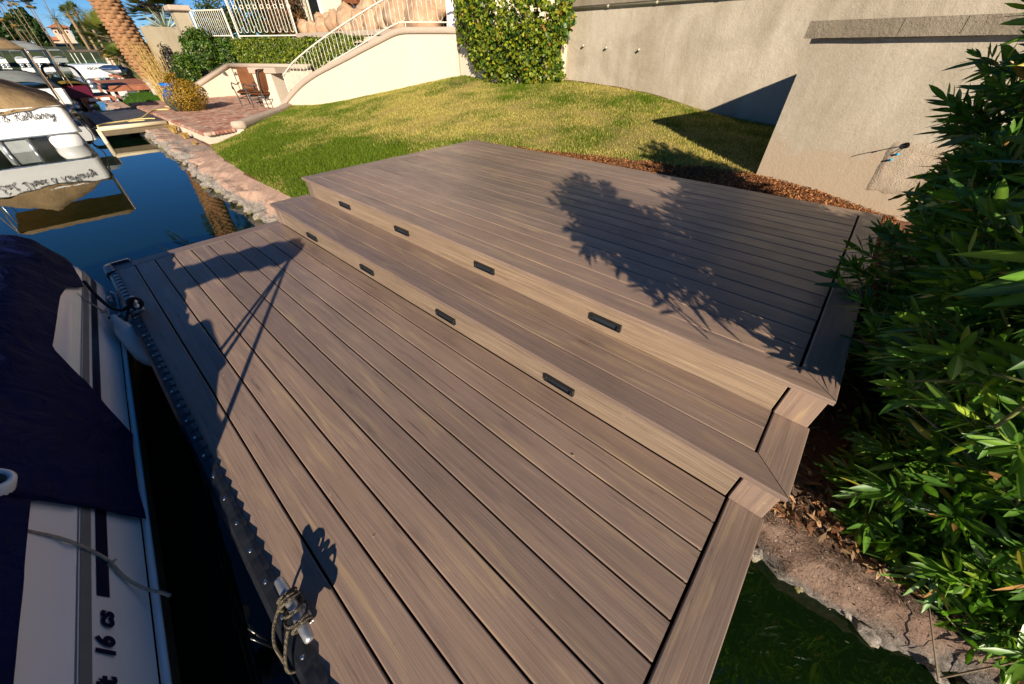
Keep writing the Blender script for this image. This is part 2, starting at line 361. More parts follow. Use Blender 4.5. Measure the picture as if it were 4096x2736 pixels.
def inpoly(x, y, P):
    r = np.zeros(len(x), bool); n = len(P)
    for i in range(n):
        x1, y1 = P[i]; x2, y2 = P[(i+1) % n]
        c = ((y1 > y) != (y2 > y)) & (x < (x2-x1)*(y-y1)/(y2-y1+1e-12)+x1); r ^= c
    return r
LAWN = [(-.75, 1.95), (-2.1, 1.99), (-3.0, 2.01), (-4.8, 2.14), (-5.9, 2.28), (-7.25, 2.52), (-7.2, 3.2), (-9.55, 5.1), (-10.25, 5.5), (-10.2, 5.78), tuple(KW), (3.9, 8.5), (3.76, 5.1),
        (3.5, 5.02), (3.0, 4.93), (2.4, 4.80), (1.6, 4.66), (.8, 4.56), (.3, 4.47), (-.06, 4.47), (-.16, 1.82)]
def straw(x, y):
    g = .50 + .8*(vnoise(x, y, .55, 3)-.5) + .8*(vnoise(x, y, 1.7, 5)-.5) + .5*(vnoise(x, y, 4, 8)-.5)
    for cx, cy, r, a in ((-1.6, 3.0, 1.5, -.6), (-4.0, 2.7, 1.3, -.5), (-5.6, 2.9, 1.2, -.42), (-8.3, 4.7, 1.2, -.5), (-3.0, 5.3, 1.3, .36), (-.5, 5.6, 1.3, .30), (2.2, 6.0, 1.6, -.02), (-5.3, 6.8, .9, .28), (-2.6, 7.6, .8, .0), (1.2, 8.2, .8, -.3), (-1.6, 8.2, .7, -.3), (2.8, 5.4, .8, .05)):
        g = g + a*np.exp(-((x-cx)**2+(y-cy)**2)/r**2)
    return np.clip(g, 0, 1)
# ground sheet
gx = np.arange(-11.2, 12.01, .12); gy = np.arange(1.80, 9.21, .10); GX, GY = np.meshgrid(gx, gy, indexing='ij'); GZ = hgt(GX, GY)
ins = (GX > -.02) & (GX < 4.80) & (GY > 1.6) & (GY < 4.40); GZ = np.where(ins, np.minimum(GZ-.14, .16), GZ)
ins2 = (GY > 2.42) & (GX < -7.25); wd = (GX-NW[0])*DW[1]-(GY-NW[1])*DW[0]
pat = ins2 & (wd > -1.5) & ((GY-3.3) < -(GX+7.3)*.86) ; GZ = np.where(pat, -.25, GZ)
tpy = np.where(GX < 3, np.interp(GX, [-21, -17, -12, -7.4, -5.9, -4.8, -3, -1, .6], [2.7, 2.6, 2.55, 2.53, 2.30, 2.16, 2.03, 1.97, 1.9]), 2.0)
GZ = np.where(GY < tpy-.05, GZ-.35, GZ)
tpy = np.where(GX < 3, np.interp(GX, [-21, -17, -12, -7.4, -5.9, -4.8, -3, -1, .6], [2.7, 2.6, 2.55, 2.53, 2.30, 2.16, 2.03, 1.97, 1.9]), 2.0)
GZ = np.where(GY < tpy-.05, GZ-.35, GZ)
GZ = GZ + (vnoise(GX, GY, 3, 2)-.5)*.025
nx, ny = GX.shape; idx = np.arange(nx*ny).reshape(nx, ny)
F = np.stack([idx[:-1, :-1], idx[1:, :-1], idx[1:, 1:], idx[:-1, 1:]], -1).reshape(-1, 4)
V = np.stack([GX, GY, GZ], -1).reshape(-1, 3)
il = inpoly(V[:, 0], V[:, 1], LAWN); st = straw(V[:, 0], V[:, 1])[:, None]
soil = np.array([.13, .065, .038])*(.7+.6*vnoise(V[:, 0], V[:, 1], 4, 4)[:, None])
gcol = np.where(il[:, None], np.array([.055, .088, .010])*(1-st)+np.array([.33, .25, .085])*st, soil)
M_GROUND = tint_mat('soil_and_turf', .95, .1, 0, .35, 45)
tag(np_mesh('ground', V, F, M_GROUND, None, gcol, True), kind='structure')

# grass blades
def grass(n):
    x = RNG.uniform(-10.4, 4.0, n*3); y = RNG.uniform(1.85, 8.5, n*3); k = inpoly(x, y, LAWN)
    x = x[k]; y = y[k]; s = straw(x, y)
    bare = np.exp(-((x-1.9)**2+(y-5.55)**2)/.08) + np.exp(-((x+3.9)**2+(y-7.6)**2)/.25)
    keep = RNG.random(len(x)) > bare; x, y, s = x[keep], y[keep], s[keep]
    z = hgt(x, y)-.008; m = len(x)
    a = RNG.uniform(0, 2*math.pi, m); L = RNG.uniform(.022, .05, m)*(1.15-.3*s); wd_ = RNG.uniform(.0022, .0045, m)*1.6
    lean = RNG.uniform(.2, 1.0, m); ax = np.cos(a); ay = np.sin(a)
    b = np.stack([x, y, z], 1); side = np.stack([-ay, ax, np.zeros(m)], 1)*wd_[:, None]
    tip = b + np.stack([ax*lean*L, ay*lean*L, L*np.sqrt(np.clip(1.3-lean**2, .15, 1))], 1)
    V = np.stack([b-side, b+side, tip], 1).reshape(-1, 3); F = np.arange(m*3).reshape(m, 3)
    pick = RNG.random(m) < np.clip(s*1.0-.06, 0, .86)
    g = np.array([.098, .165, .010])*RNG.uniform(.6, 1.5, (m, 1)) + np.array([.03, 0, 0])*RNG.random((m, 1)); st_ = np.array([.50, .41, .12])*RNG.uniform(.6, 1.25, (m, 1))
    c = np.where(pick[:, None], st_, g); c = np.repeat(c, 3, 0)
    return V, F, c
V, F, c = grass(190000)
M_GRASS = tint_mat('grass_blades', .6, .2, .25, .1)
tag(np_mesh('grass', V, F, M_GRASS, None, c), 'patchy green and straw coloured winter lawn sloping up to the walls', 'lawn', kind='stuff')

# bark mulch and leaf litter: loose chips
def chips(name, pts, size, cols, mat, label, cat):
    m = len(pts); a = RNG.uniform(0, 2*math.pi, m); tl = RNG.normal(0, .45, (m, 2)); L = RNG.uniform(size[0], size[1], m); W = L*RNG.uniform(.18, .42, m)
    ux = np.stack([np.cos(a), np.sin(a), tl[:, 0]], 1)*L[:, None]; uy = np.stack([-np.sin(a), np.cos(a), tl[:, 1]], 1)*W[:, None]
    q = np.stack([pts-ux, pts-uy*.8+ux*.1, pts+ux, pts+uy], 1); q[:, 1, 2] += L*.15; q[:, 3, 2] += L*.1
    V = q.reshape(-1, 3); F = np.arange(m*4).reshape(m, 4)
    cc = np.array(cols)[RNG.integers(0, len(cols), m)]*RNG.uniform(.55, 1.35, (m, 1)); c = np.repeat(cc, 4, 0)
    return tag(np_mesh(name, V, F, mat, None, c), label, cat, kind='stuff')
M_CHIP = tint_mat('bark_chips', .85, .15, 0, .2)
x = RNG.uniform(.3, 5.0, 60000); y = RNG.uniform(4.4, 5.3, 60000)
front = 4.44; back = np.interp(x, [.3, .8, 1.6, 2.4, 3.0, 3.5, 3.76, 3.9, 5.0], [4.47, 4.58, 4.70, 4.84, 4.97, 5.08, 5.16, 5.08, 5.09]) + (vnoise(x, x*0, 6, 1)-.5)*.10
k = (y > front) & (y < back); x, y = x[k], y[k]
pts = np.stack([x, y, hgt(x, y)+RNG.uniform(-.002, .02, len(x))], 1)
chips('bark_mulch', pts, (.006, .020), [(.36, .15, .05), (.26, .10, .035), (.45, .22, .09), (.14, .055, .025)], M_CHIP, 'orange brown bark mulch strip between the deck and the wall', 'mulch')
x = RNG.uniform(4.86, 7.2, 4200); y = 1.70+2.5*RNG.random(4200)**1.7
pts = np.stack([x, y, np.maximum(hgt(x, y), -.245)+RNG.uniform(.0, .03, len(x))], 1)
chips('leaf_litter', pts, (.014, .038), [(.34, .20, .10), (.24, .11, .05), (.42, .28, .16), (.15, .07, .035)], M_CHIP, 'dry brown fallen leaves under the oleanders', 'leaf litter')

# rocky waterline bank
def bank_mat(nm='pink_shotcrete_bank', dz=0.0):
    m, t, b = new_mat(nm); v = t.nodes.new('ShaderNodeNewGeometry').outputs['Position']
    n1 = tnoise(t, v, 3.5, 6, .65, .2); n2 = tnoise(t, v, 46, 6, .75)
    r1 = ramp(t, [(.3, tuple(c*(1+dz*5.2) for c in (.40, .25, .18))), (.7, tuple(c*(1+dz*5.2) for c in (.56, .38, .28)))]); t.links.new(n1.outputs[0], r1.inputs[0])
    g = ramp(t, [(.3, tuple(c*(1+dz*4) for c in (.13, .12, .10))), (.7, tuple(c*(1+dz*4) for c in (.44, .38, .33)))]); t.links.new(n2.outputs[0], g.inputs[0])
    sep = t.nodes.new('ShaderNodeSeparateXYZ'); t.links.new(v, sep.inputs[0])
    md = nd(t, 'ShaderNodeMath', operation='MULTIPLY_ADD'); t.links.new(n1.outputs[0], md.inputs[0]); md.inputs[1].default_value = .22; t.links.new(sep.outputs[2], md.inputs[2])
    mr = nd(t, 'ShaderNodeMapRange'); t.links.new(md.outputs[0], mr.inputs[0]); mr.inputs[1].default_value = -.20+dz; mr.inputs[2].default_value = -.13+dz
    c = mix(t, g.outputs[0], r1.outputs[0], mr.outputs[0])
    mr2 = nd(t, 'ShaderNodeMapRange'); t.links.new(md.outputs[0], mr2.inputs[0]); mr2.inputs[1].default_value = -.36+dz*.5; mr2.inputs[2].default_value = -.30+dz*.5
    c = mix(t, (.26, .22, .045), c, mr2.outputs[0])
    r4 = ramp(t, [(.35, (.78,)*3), (.65, (1.1,)*3)]); t.links.new(n2.outputs[0], r4.inputs[0]); c = mix(t, c, r4.outputs[0], 1, 'MULTIPLY')
    t.links.new(c, b.inputs['Base Color']); b.inputs['Roughness'].default_value = .92; b.inputs['Specular IOR Level'].default_value = .2
    n7 = tnoise(t, v, 95, 5, .7); n9 = tnoise(t, v, 16, 4, .6); ma_ = nd(t, 'ShaderNodeMath', operation='MULTIPLY_ADD'); t.links.new(n9.outputs[0], ma_.inputs[0]); ma_.inputs[1].default_value = 2.2; t.links.new(n7.outputs[0], ma_.inputs[2])
    bump(t, b, ma_.outputs[0], .8, .018); return m
M_BANK = bank_mat(); M_BANK2 = bank_mat('brown_shotcrete_bank', -.11)
def bank(name, x0, x1, edge_y, top_y, top_z, mat, ka=1.0, step=.06, npr=22):
    xs = np.arange(x0, x1, step); prof = np.linspace(0, 1, npr); V = []; nn = len(prof)
    for x in xs:
        ye = edge_y(x) + .10*noise.noise((x*1.4, 1.1, 0)) + .05*noise.noise((x*5, 3.1, 0)); yt = top_y(x); zt = top_z(x)
        for tq in prof:
            if tq < .5:   # face, from below the water up
                q = tq/.5; y = ye - .55*(1-q)**1.6; z = -1.25 + (1.25-.27)*min(1, q)**.8
            else:
                q = (tq-.5)/.5; y = ye + (yt-ye)*q; z = -.27 + (zt+.27)*(q**.75)
            a = (.07 if tq < .75 else .028)*ka
            d = noise.noise((x*2.3, y*4, z*5))*a*1.3 + noise.noise((x*8, y*9, z*9))*a*.7 + noise.noise((x*19, y*19, z*19))*a*.3 + (noise.noise((x*42, y*42, z*42))*.010+noise.noise((x*80, y*80, z*80))*.006 if step < .05 else 0)
            f = 1 if tq < .95 else .2
            V.append((x, y - d*f*(1.2 if tq < .6 else .2), z + d*f*.8))
    n = len(xs); idx = np.arange(n*nn).reshape(n, nn)
    F = np.stack([idx[:-1, :-1], idx[1:, :-1], idx[1:, 1:], idx[:-1, 1:]], -1).reshape(-1, 4)
    return tag(np_mesh(name, np.array(V), F, mat, None, None, True), kind='structure')
bk1 = bank('shore_bank', -21.5, .6, lambda x: np.interp(x, [-21, -12, -7, -4, -1.5, .6], [2.15, 2.0, 1.85, 1.72, 1.70, 1.70]),
           lambda x: np.interp(x, [-21, -17, -12, -7.4, -5.9, -4.8, -3, -1, .6], [2.7, 2.6, 2.55, 2.53, 2.30, 2.16, 2.03, 1.97, 1.9]), lambda x: float(np.interp(x, [-21, -8, -7.3, -5.9, -4.8, -2, -.6, .6], [-.22, -.27, -.29, -.16, -.12, -.10, -.06, -.1])), M_BANK)
bk2 = bank('shore_bank', 4.4, 9, lambda x: 1.64, lambda x: 2.0, lambda x: float(hgt(np.array([x]), np.array([2.0]))[0])-.01, M_BANK2, .6, .022, 52)
bv = np.empty(len(bk2.data.vertices)*3, dtype=np.float32); bk2.data.vertices.foreach_get('co', bv); bv = bv.reshape(-1, 3)
bv = bv[(bv[:, 2] > -.40) & (bv[:, 0] > 4.8) & (bv[:, 0] < 7.4)]; gp = bv[RNG.integers(0, len(bv), 7000)]+RNG.normal(0, 1, (7000, 3))*np.array([.03, .02, .006])+np.array([0, 0, .006])
chips('bank_gravel', gp, (.003, .009), [(.26, .17, .12), (.17, .11, .075), (.34, .27, .22), (.08, .065, .05), (.22, .13, .09)], M_CHIP, 'loose pinkish gravel and grit on the bank below the oleanders', 'gravel')
SHARED_ROCKS = []
for i in range(7):
    Vb, Fb = blob(i+3, 3, .26, 1.5, 1, .8, .62); me = bpy.data.meshes.new('rock'); me.from_pydata(Vb, [], Fb); me.materials.append(M_BANK)
    me.polygons.foreach_set('use_smooth', [True]*len(me.polygons)); SHARED_ROCKS.append(me)
for i in range(64):
    x = -12.5 + i*.19 + random.uniform(-.06, .06)
    y = float(np.interp(x, [-12, -7, -4, -1.5, .6], [2.0, 1.85, 1.72, 1.70, 1.7])) + .10*noise.noise((x*1.4, 1.1, 0)) + random.uniform(-.07, .03)
    if -.9 < x: y += .0
    s = random.uniform(.05, .12)
    inst('rock', random.choice(SHARED_ROCKS), (x, y, -.42+random.uniform(0, .08)), bk1, (random.uniform(-.4, .4), random.uniform(-.4, .4), random.uniform(0, 6.3)), (s*1.3, s, s))
for i in range(14):
    x = 4.95 + i*.09 + random.uniform(-.03, .03); s = random.uniform(.02, .04)
    inst('rock', random.choice(SHARED_ROCKS), (x, 1.60+random.uniform(-.05, .04), -.46+random.uniform(0, .05)), bk2, (random.uniform(-.4, .4), 0, random.uniform(0, 6.3)), (s*1.3, s, s))

# ------------------------------------------------------------------ deck
deck = empty('timber_deck', (0, 0, 0), 'three level brown composite deck with two wide steps beside the water', 'deck')
WB = .140; TB = .024
def plank_mesh(L, m0=0.0, m1=0.0, W=WB, T=TB):
    """plank along local X, centred; m0/m1 mitre: end offset = m*y"""
    c = .0045; prof = [(-W/2, -T), (-W/2, -c), (-W/2+c*.35, -c*.3), (-W/2+c, 0), (W/2-c, 0), (W/2-c*.35, -c*.3), (W/2, -c), (W/2, -T)]
    V = []; n = len(prof)
    for e, m in ((-1, m0), (1, m1)):
        for y, z in prof: V.append((e*L/2 + m*y, y, z))
    F = [tuple(range(n)), tuple(range(2*n-1, n-1, -1))] + [(i, i+n, (i+1) % n+n, (i+1) % n) for i in range(n)]
    me = bpy.data.meshes.new('plank'); me.from_pydata(V, [], F); me.materials.append(M_PLANK); return me
def plank(me, x, y, z, rz=0, name='plank', rx=0, mat=None):
    o = inst(name, me, (x, y, z), deck, (rx, 0, rz)); return o
GAP = .0045
ZM, ZT = .211, .416
XL0, XLm, XLt, XR = -.165, -.096, -.005, 4.842
# lower level
xa, xb = XL0+WB+.004, XR-WB-.012
me = plank_mesh(xb-xa, 0, 0, .1368)
for k in range(10):
    y = k*.1445 + .0705
    plank(me, (xa+xb)/2 + random.uniform(-.001, .001), y, random.uniform(-.0008, .0008))
plank(plank_mesh(1.442), XL0+WB/2, .722, .0008, math.pi/2)
plank(plank_mesh(1.442), XR-WB/2, .722, .0012, math.pi/2)
# middle tread
xa, xb = XLm+WB+.003, XR-WB-.010
# nosing board: outer (front) edge full length, inner edge shorter by WB at both ends
def nosing(x0, x1, yf, z):
    # local y = -W/2 is the front edge; front edge must be longer
    me = plank_mesh((x1-x0)-WB, 1.0, -1.0); plank(me, (x0+x1)/2, yf+WB/2, z)
nosing(XLm, XR, 1.421, ZM)
me = plank_mesh(xb-xa)
for k in (1, 2): plank(me, (xa+xb)/2, 1.421+WB/2+k*.1445, ZM+random.uniform(-.0006, .0006))
def side(x, y0, y1, z, front_mitre, right, back_mitre=False):
    """frame board along Y, outer edge on the right or left side"""
    L = y1-y0; f = WB if front_mitre else 0; g = WB if back_mitre else 0
    # rotated +90deg: local x -> world y, local y -> world -x ; outer right edge is local y=-W/2
    q = 1.0 if right else -1.0
    me = plank_mesh(L-f/2-g/2, q if front_mitre else 0.0, -q if back_mitre else 0.0)
    yc = (y0+f/2 + y1-g/2)/2
    plank(me, x, yc, z, math.pi/2)
side(XR-WB/2, 1.421+.004, 1.838, ZM+.0006, True, True)
side(XLm+WB/2, 1.421+.004, 1.838, ZM+.0006, True, False)
# upper level
yf, yb = 1.809, 4.447
xa, xb = XLt+WB+.003, XR-WB-.012
nosing(XLt, XR, yf, ZT)
side(XR-WB/2, yf+.004, yb-.002, ZT+.0006, True, True, True)
side(XLt+WB/2, yf+.004, yb-.002, ZT+.0006, True, False, True)
me = plank_mesh(xb-xa)
p2 = (yb-WB-(yf+WB))/16.0
me16 = plank_mesh(xb-xa, 0, 0, p2-.0035)
for k in range(16): plank(me16, (xa+xb)/2+random.uniform(-.001, .001), yf+WB+.001+p2*(k+.5), ZT+random.uniform(-.0008, .0008))
meb = plank_mesh((XR-XLt)-WB, -1.0, 1.0); plank(meb, (XR+XLt)/2, yb-WB/2, ZT)
# risers, end plates and fascia (vertical boards)
def vboard(name, x0, y0, z0, x1, y1, z1, mat=None):
    L = Vector(((x0+x1)/2, (y0+y1)/2, (z0+z1)/2)); b = MB().bbox(x0, y0, z0, x1, y1, z1, .002)
    o = mesh_obj(name, b.v, b.f, mat or M_RISER, deck, loc=L); return o
def vboard_end(x0, x1, y, z0, z1):
    """short board set on edge with its grain running up the riser"""
    b = MB().bbox(-(z1-z0)/2, -(x1-x0)/2, -.009, (z1-z0)/2, (x1-x0)/2, .009, .003)
    me = bpy.data.meshes.new('end_plate'); me.from_pydata(b.v, [], b.f); me.materials.append(M_PLANK)
    o = inst('end_plate', me, ((x0+x1)/2, y+.009, (z0+z1)/2), deck)
    o.rotation_euler = Matrix(((0, 1, 0), (0, 0, 1), (1, 0, 0))).to_euler()
for (zl, zh, yr, xl) in ((0, ZM, 1.444, XLm), (ZM, ZT, 1.836, XLt)):
    vboard('riser_board', xl+.165, yr, zl+.001, XR-WB-.014, yr+.018, zh-TB-.001)
    vboard_end(XR-WB-.004, XR-.012, yr-.003, zl+.001, zh-TB-.001)
    vboard_end(xl+.018, xl+.160, yr-.002, zl+.001, zh-TB-.001)
vboard('fascia_board', XR-.030, -.0, -.21, XR-.012, 1.60, -TB-.001, M_PLANK)
vboard('fascia_board', XR-.030, 1.47, .0, XR-.012, 1.83, ZM-TB-.001, M_PLANK)
vboard('fascia_board', XR-.030, 1.86, .0, XR-.012, 4.43, ZT-TB-.001, M_PLANK)
vboard('fascia_board', XL0+.012, .01, -.21, XL0+.030, 1.60, -TB-.001, M_PLANK)
vboard('fascia_board', XLm+.012, 1.47, -.05, XLm+.030, 1.83, ZM-TB-.001, M_PLANK)
vboard('fascia_board', XLt+.012, 1.86, .0, XLt+.030, 4.43, ZT-TB-.001, M_PLANK)
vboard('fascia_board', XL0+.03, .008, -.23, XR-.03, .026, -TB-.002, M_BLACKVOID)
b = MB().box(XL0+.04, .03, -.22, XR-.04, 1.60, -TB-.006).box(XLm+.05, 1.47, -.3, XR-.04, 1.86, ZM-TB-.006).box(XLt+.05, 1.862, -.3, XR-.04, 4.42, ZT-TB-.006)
b.obj('gap_shade_box', M_BLACKVOID, deck)  # solid black boxes under the boards; shade in the gaps is their colour

def smooth_path(pts, n=6):
    """Catmull-Rom"""
    P = [Vector(p) for p in pts]; out = []
    for i in range(len(P)-1):
        a, b, c, d = P[max(i-1, 0)], P[i], P[i+1], P[min(i+2, len(P)-1)]
        for k in range(n):
            t = k/n; out.append(.5*((2*b)+(c-a)*t+(2*a-5*b+4*c-d)*t*t+(3*b-a-3*c+d)*t**3))
    out.append(P[-1]); return out

M_SCREEN = M_LENS
ORD = ['first', 'second', 'third', 'fourth']
def step_light(x, y, z, label):
    t = empty('step_light', (x, y, z), label, 'step light', 'step lights on the deck risers')
    b = MB(); hw, hh, d = .098, .0225, .020
    b.bbox(x-hw, y-d, z+hh-.008, x+hw, y, z+hh, .0015).bbox(x-hw, y-d, z-hh, x+hw, y, z-hh+.006, .0015)
    b.bbox(x-hw, y-d, z-hh+.0061, x-hw+.022, y-.0005, z+hh-.0081, .0015).bbox(x+hw-.022, y-d, z-hh+.0061, x+hw, y-.0005, z+hh-.0081, .0015)
    b.obj('housing', M_BLACKMET, t)
    MB().box(x-hw+.0221, y-.007, z-hh+.0061, x+hw-.0221, y-.0005, z+hh-.0081).obj('lens', M_LENS, t)
    for s in (-1, 1):
        cx = x+s*(hw-.011); V = []
        for k in range(8): V.append((cx+.003*math.cos(k*math.pi/4), y-d-.0012, z+.003*math.sin(k*math.pi/4)))
        mesh_obj('screw', V, [tuple(range(8))], M_RIVET, t)
for i, x in enumerate((.85, 1.83, 2.84, 3.82)):
    step_light(x, 1.836, .294, 'black step light on the upper riser, %s from the far lawn end' % ORD[i])
for i, x in enumerate((.80, 1.82, 2.84, 3.80)):
    step_light(x, 1.444, .078, 'black step light on the lower riser, %s from the far lawn end' % ORD[i])

# dock bumper: ribbed rubber profile screwed to the deck edge
bum = empty('dock_bumper', (0, 0, 0), 'long black rubber bumper strip screwed along the water edge of the deck', 'bumper')
def bumper_strip():
    xs = np.arange(-.165, 4.9, .0194); V = []; prof = []
    for i, x in enumerate(xs):
        ph = (x % .0775)/.0775; lip = .004*(1 if ph < .5 else 0) + .003*math.sin(x*40)
        flap = .016 + .012*ph                      # scalloped top flap
        for y, z in ((.004+flap*.6, .0055+.006*ph), (.0, .010+.004*ph), (-.030, .008), (-.046, -.004), (-.052, -.03), (-.050, -.085), (-.03, -.10), (.006, -.10)):
            V.append((x, y, z))
    n = len(xs); k = 8; F = [(i*k+j, (i+1)*k+j, (i+1)*k+j+1, i*k+j+1) for i in range(n-1) for j in range(k-1)]
    return V, F
V, F = bumper_strip(); mesh_obj('strip', V, F, M_BLACKPL, bum, False)
# corner boot at the far end
cb = MB(); path = smooth_path([(.03, -.024, -.045), (-.10, -.026, -.045), (-.175, -.022, -.045), (-.192, .03, -.045), (-.190, .13, -.045)], 6)
cb.sweep([(p, Vector((-(path[min(i+1, len(path)-1)]-path[max(i-1, 0)]).y, (path[min(i+1, len(path)-1)]-path[max(i-1, 0)]).x, 0)).normalized(), Vector((0, 0, 1))) for i, p in enumerate(path)],
         [(-.036, -.07), (.036, -.07), (.040, .035), (.028, .058), (-.028, .062), (-.040, .04)])
cb.obj('corner_boot', M_BLACKPL, bum, True)
rv = MB()
for k in range(9):
    a = 2*math.pi*k/8
rv.lathe([(.0078, 0), (.0070, .0028), (.004, .0042), (.0001, .0045)], 0, 0, 10); rme = bpy.data.meshes.new('screw'); rme.from_pydata(rv.v, [], rv.f); rme.materials.append(M_RIVET)
for i in range(32): inst('screw', rme, (.13+i*.155, -.012, .0095), bum, (.1, 0, 0))

def cleat(x, y, z, s, label):
    t = empty('dock_cleat', (x, y, z), label, 'cleat', 'cleats on the dock edge')
    L = .125*s
    b = MB().tube([(x-L, y, z+.072*s), (x-L*.95, y, z+.073*s), (x-L*.45, y, z+.066*s), (x, y, z+.060*s), (x+L*.45, y, z+.066*s), (x+L*.95, y, z+.073*s), (x+L, y, z+.072*s)], [.011*s, .015*s, .018*s, .017*s, .018*s, .015*s, .011*s], 10)
    b.obj('horn', M_STEEL, t, True)
    for sg in (-1, 1): MB().tube([(x+sg*.030*s, y, z), (x+sg*.030*s, y, z+.055*s)], [.02*s, .014*s], 10).obj('leg', M_STEEL, t, True)
    MB().bbox(x-.05*s, y-.022, z-.001, x+.05*s, y+.022, z+.006, .002).obj('base', M_STEEL, t)
cleat(3.735, .035, .006, 1.0, 'silver dock cleat wrapped in brown rope, nearest the camera')
cleat(.93, .035, .006, .85, 'dark dock cleat with a black strap at the far end of the bumper')

def braid(name):
    m, t, b = new_mat(name); v = coords(t, (1, 1, 1)); n = nd(t, 'ShaderNodeTexChecker'); n.inputs['Scale'].default_value = 210; t.links.new(v, n.inputs[0])
    n.inputs[1].default_value = (.13, .10, .055, 1); n.inputs[2].default_value = (.010, .009, .008, 1); t.links.new(n.outputs[0], b.inputs['Base Color']); b.inputs['Roughness'].default_value = .85
    return m
M_BRAID = braid('braided_rope')
M_BLACKROPE = simple('black_rope', (.012, .012, .013), .8)
cr = empty('mooring_rope', (3.73, .03, .06), 'brown and black braided rope wound round the near cleat and hanging to the water', 'rope')
def wrap(x, r, tilt, z=.072, y=.035, n=22, turns=1):
    return [(x+tilt*math.cos(2*math.pi*k/n), y+r*math.sin(2*math.pi*k/n), z+r*.95*math.cos(2*math.pi*k/n)) for k in range(int(n*turns)+1)]
MB().tube(wrap(3.68, .028, .006, .074), .0055, 7).tube(wrap(3.70, .030, .012, .074), .0055, 7).tube(wrap(3.73, .030, .03, .074), .0055, 7).tube(wrap(3.705, .032, -.006, .074), .0052, 7).tube(wrap(3.80, .029, .006, .076), .0052, 7).tube(wrap(3.755, .036, .045, .072), .0052, 7).obj('wrap', M_BRAID, cr, True)
MB().tube(smooth_path([(3.69, .01, .075), (3.715, -.03, .05), (3.76, -.055, .03), (3.80, -.062, -.01), (3.86, -.075, -.10), (3.90, -.09, -.25), (3.93, -.10, -.5)], 6), .0052, 7).tube(smooth_path([(3.78, .0, .08), (3.80, -.025, .055), (3.835, -.05, .03), (3.855, -.055, .012), (3.86, -.04, -.02)], 6), .0052, 7).obj('tail', M_BRAID, cr, True)

# ------------------------------------------------------------------ moored sport boat
boat = empty('sport_boat', (2.0, -1.2, ZW), 'white sport boat under a navy canvas cover moored against the dock', 'boat')
BO = Vector((-.12, -.035, 0)); ba = math.radians(-5.08); BA = Vector((math.cos(ba), math.sin(ba), 0)); BN = Vector((math.sin(ba), -math.cos(ba), 0))
def bpt(s, w, z):
    r = max(0, (.40-s)/.40)
    return BO + BA*(s+ .0) + BN*(w + .22*r*r*(1 if w < .8 else 0)) + Vector((0, 0, z))
SIDE = [(.34, -.80), (.16, -.55), (.085, -.36), (.045, -.20), (.025, -.145), (.020, -.095), (.030, -.06), (.045, .0), (.056, .045), (.063, .092), (.067, .108), (.0755, .142), (.079, .158), (.090, .172), (.104, .215), (.118, .258), (.132, .30), (.155, .325)]
SS = [0, .05, .1, .18, .28, .4] + [.6+.2*i for i in range(26)]
def strip(i0, i1, off=0.0, s0=0, s1=9, prof=None):
    P = (prof or SIDE)[i0:i1+1]; b = MB(); st = [s for s in SS if s0 < s < s1]; st = [max(s0, SS[0])]+st+([s1] if s1 < SS[-1] else [])
    st = sorted(set(st)); n = len(P); V = [bpt(s, w_-off, z) for s in st for w_, z in P]
    F = [(i*n+j, (i+1)*n+j, (i+1)*n+j+1, i*n+j+1) for i in range(len(st)-1) for j in range(n-1)]; return b.add(V, F)
M_HULL = simple('beige_hull', (.20, .17, .11), .35, var=.1)
strip(0, 4).obj('lower_hull', M_HULL, boat, True)
top = strip(5, 16); top.obj('topside', M_WHITE, boat, True)
# transom / far end and far side close the hull
V = [bpt(0, w_, z) for w_, z in SIDE] + [bpt(0, 1.95, z) for w_, z in SIDE[::-1]]
mesh_obj('transom', V, [tuple(range(len(V)))], M_WHITE, boat)
V = [bpt(s, 2.05-w_, z) for s in (0, 5.6) for w_, z in SIDE]; n = len(SIDE)
mesh_obj('far_side', V, [(j, n+j, n+j+1, j+1) for j in range(n-1)], M_WHITE, boat)
MB().tube([bpt(s, .012, -.118) for s in SS], .013, 8).obj('rub_rail', M_WHITE, boat, True)
strip(8, 9, .0022, .06, 3.345).obj('navy_stripe', M_NAVYSTRIPE, boat)
strip(10, 11, .0022, .06, 5.4).obj('grey_stripe', M_GREYSTRIPE, boat)
P2 = [(.0768, .1475), (.0777, .152)]; strip(0, 1, .0022, .06, 5.4, P2).obj('grey_pinstripe', M_GREYSTRIPE, boat)
def text_mesh(body, size, mat, parent, origin, ux, uy, shear=0.0, offset=0.0, extr=.0008, name='lettering', sx=1.0, align='LEFT'):
    cu = bpy.data.curves.new('lettering', 'FONT'); cu.body = body; cu.size = size; cu.shear = shear; cu.offset = offset; cu.extrude = extr; cu.align_x = align
    cu.resolution_u = 6
    tmp = bpy.data.objects.new('tmp', cu); COL.objects.link(tmp); dg = bpy.context.evaluated_depsgraph_get()
    me = bpy.data.meshes.new_from_object(tmp.evaluated_get(dg)); bpy.data.objects.remove(tmp)
    ux = Vector(ux).normalized(); uy = Vector(uy).normalized(); uz = ux.cross(uy)
    V = [Vector(origin)+ux*(v.co.x*sx)+uy*v.co.y+uz*v.co.z for v in me.vertices]; F = [tuple(p.vertices) for p in me.polygons]
    return mesh_obj(name, V, F, mat, parent)
o = bpt(4.02, .049, .018); upv = (bpt(4.0, .0655, .10)-bpt(4.0, .045, .0))
nrm = (-BA).cross(upv.normalized()); o = o + nrm*.0035
for word, s_at, wd in (('cs', 3.465, None), ('16', 3.568, None), ('ft', 3.67, None)):
    base = bpt(s_at, .0535, .042)+nrm*.004
    text_mesh(word, .080, M_NAVYSTRIPE, boat, base, -BA, upv, .22, .0036, .0006, 'lettering', .90)
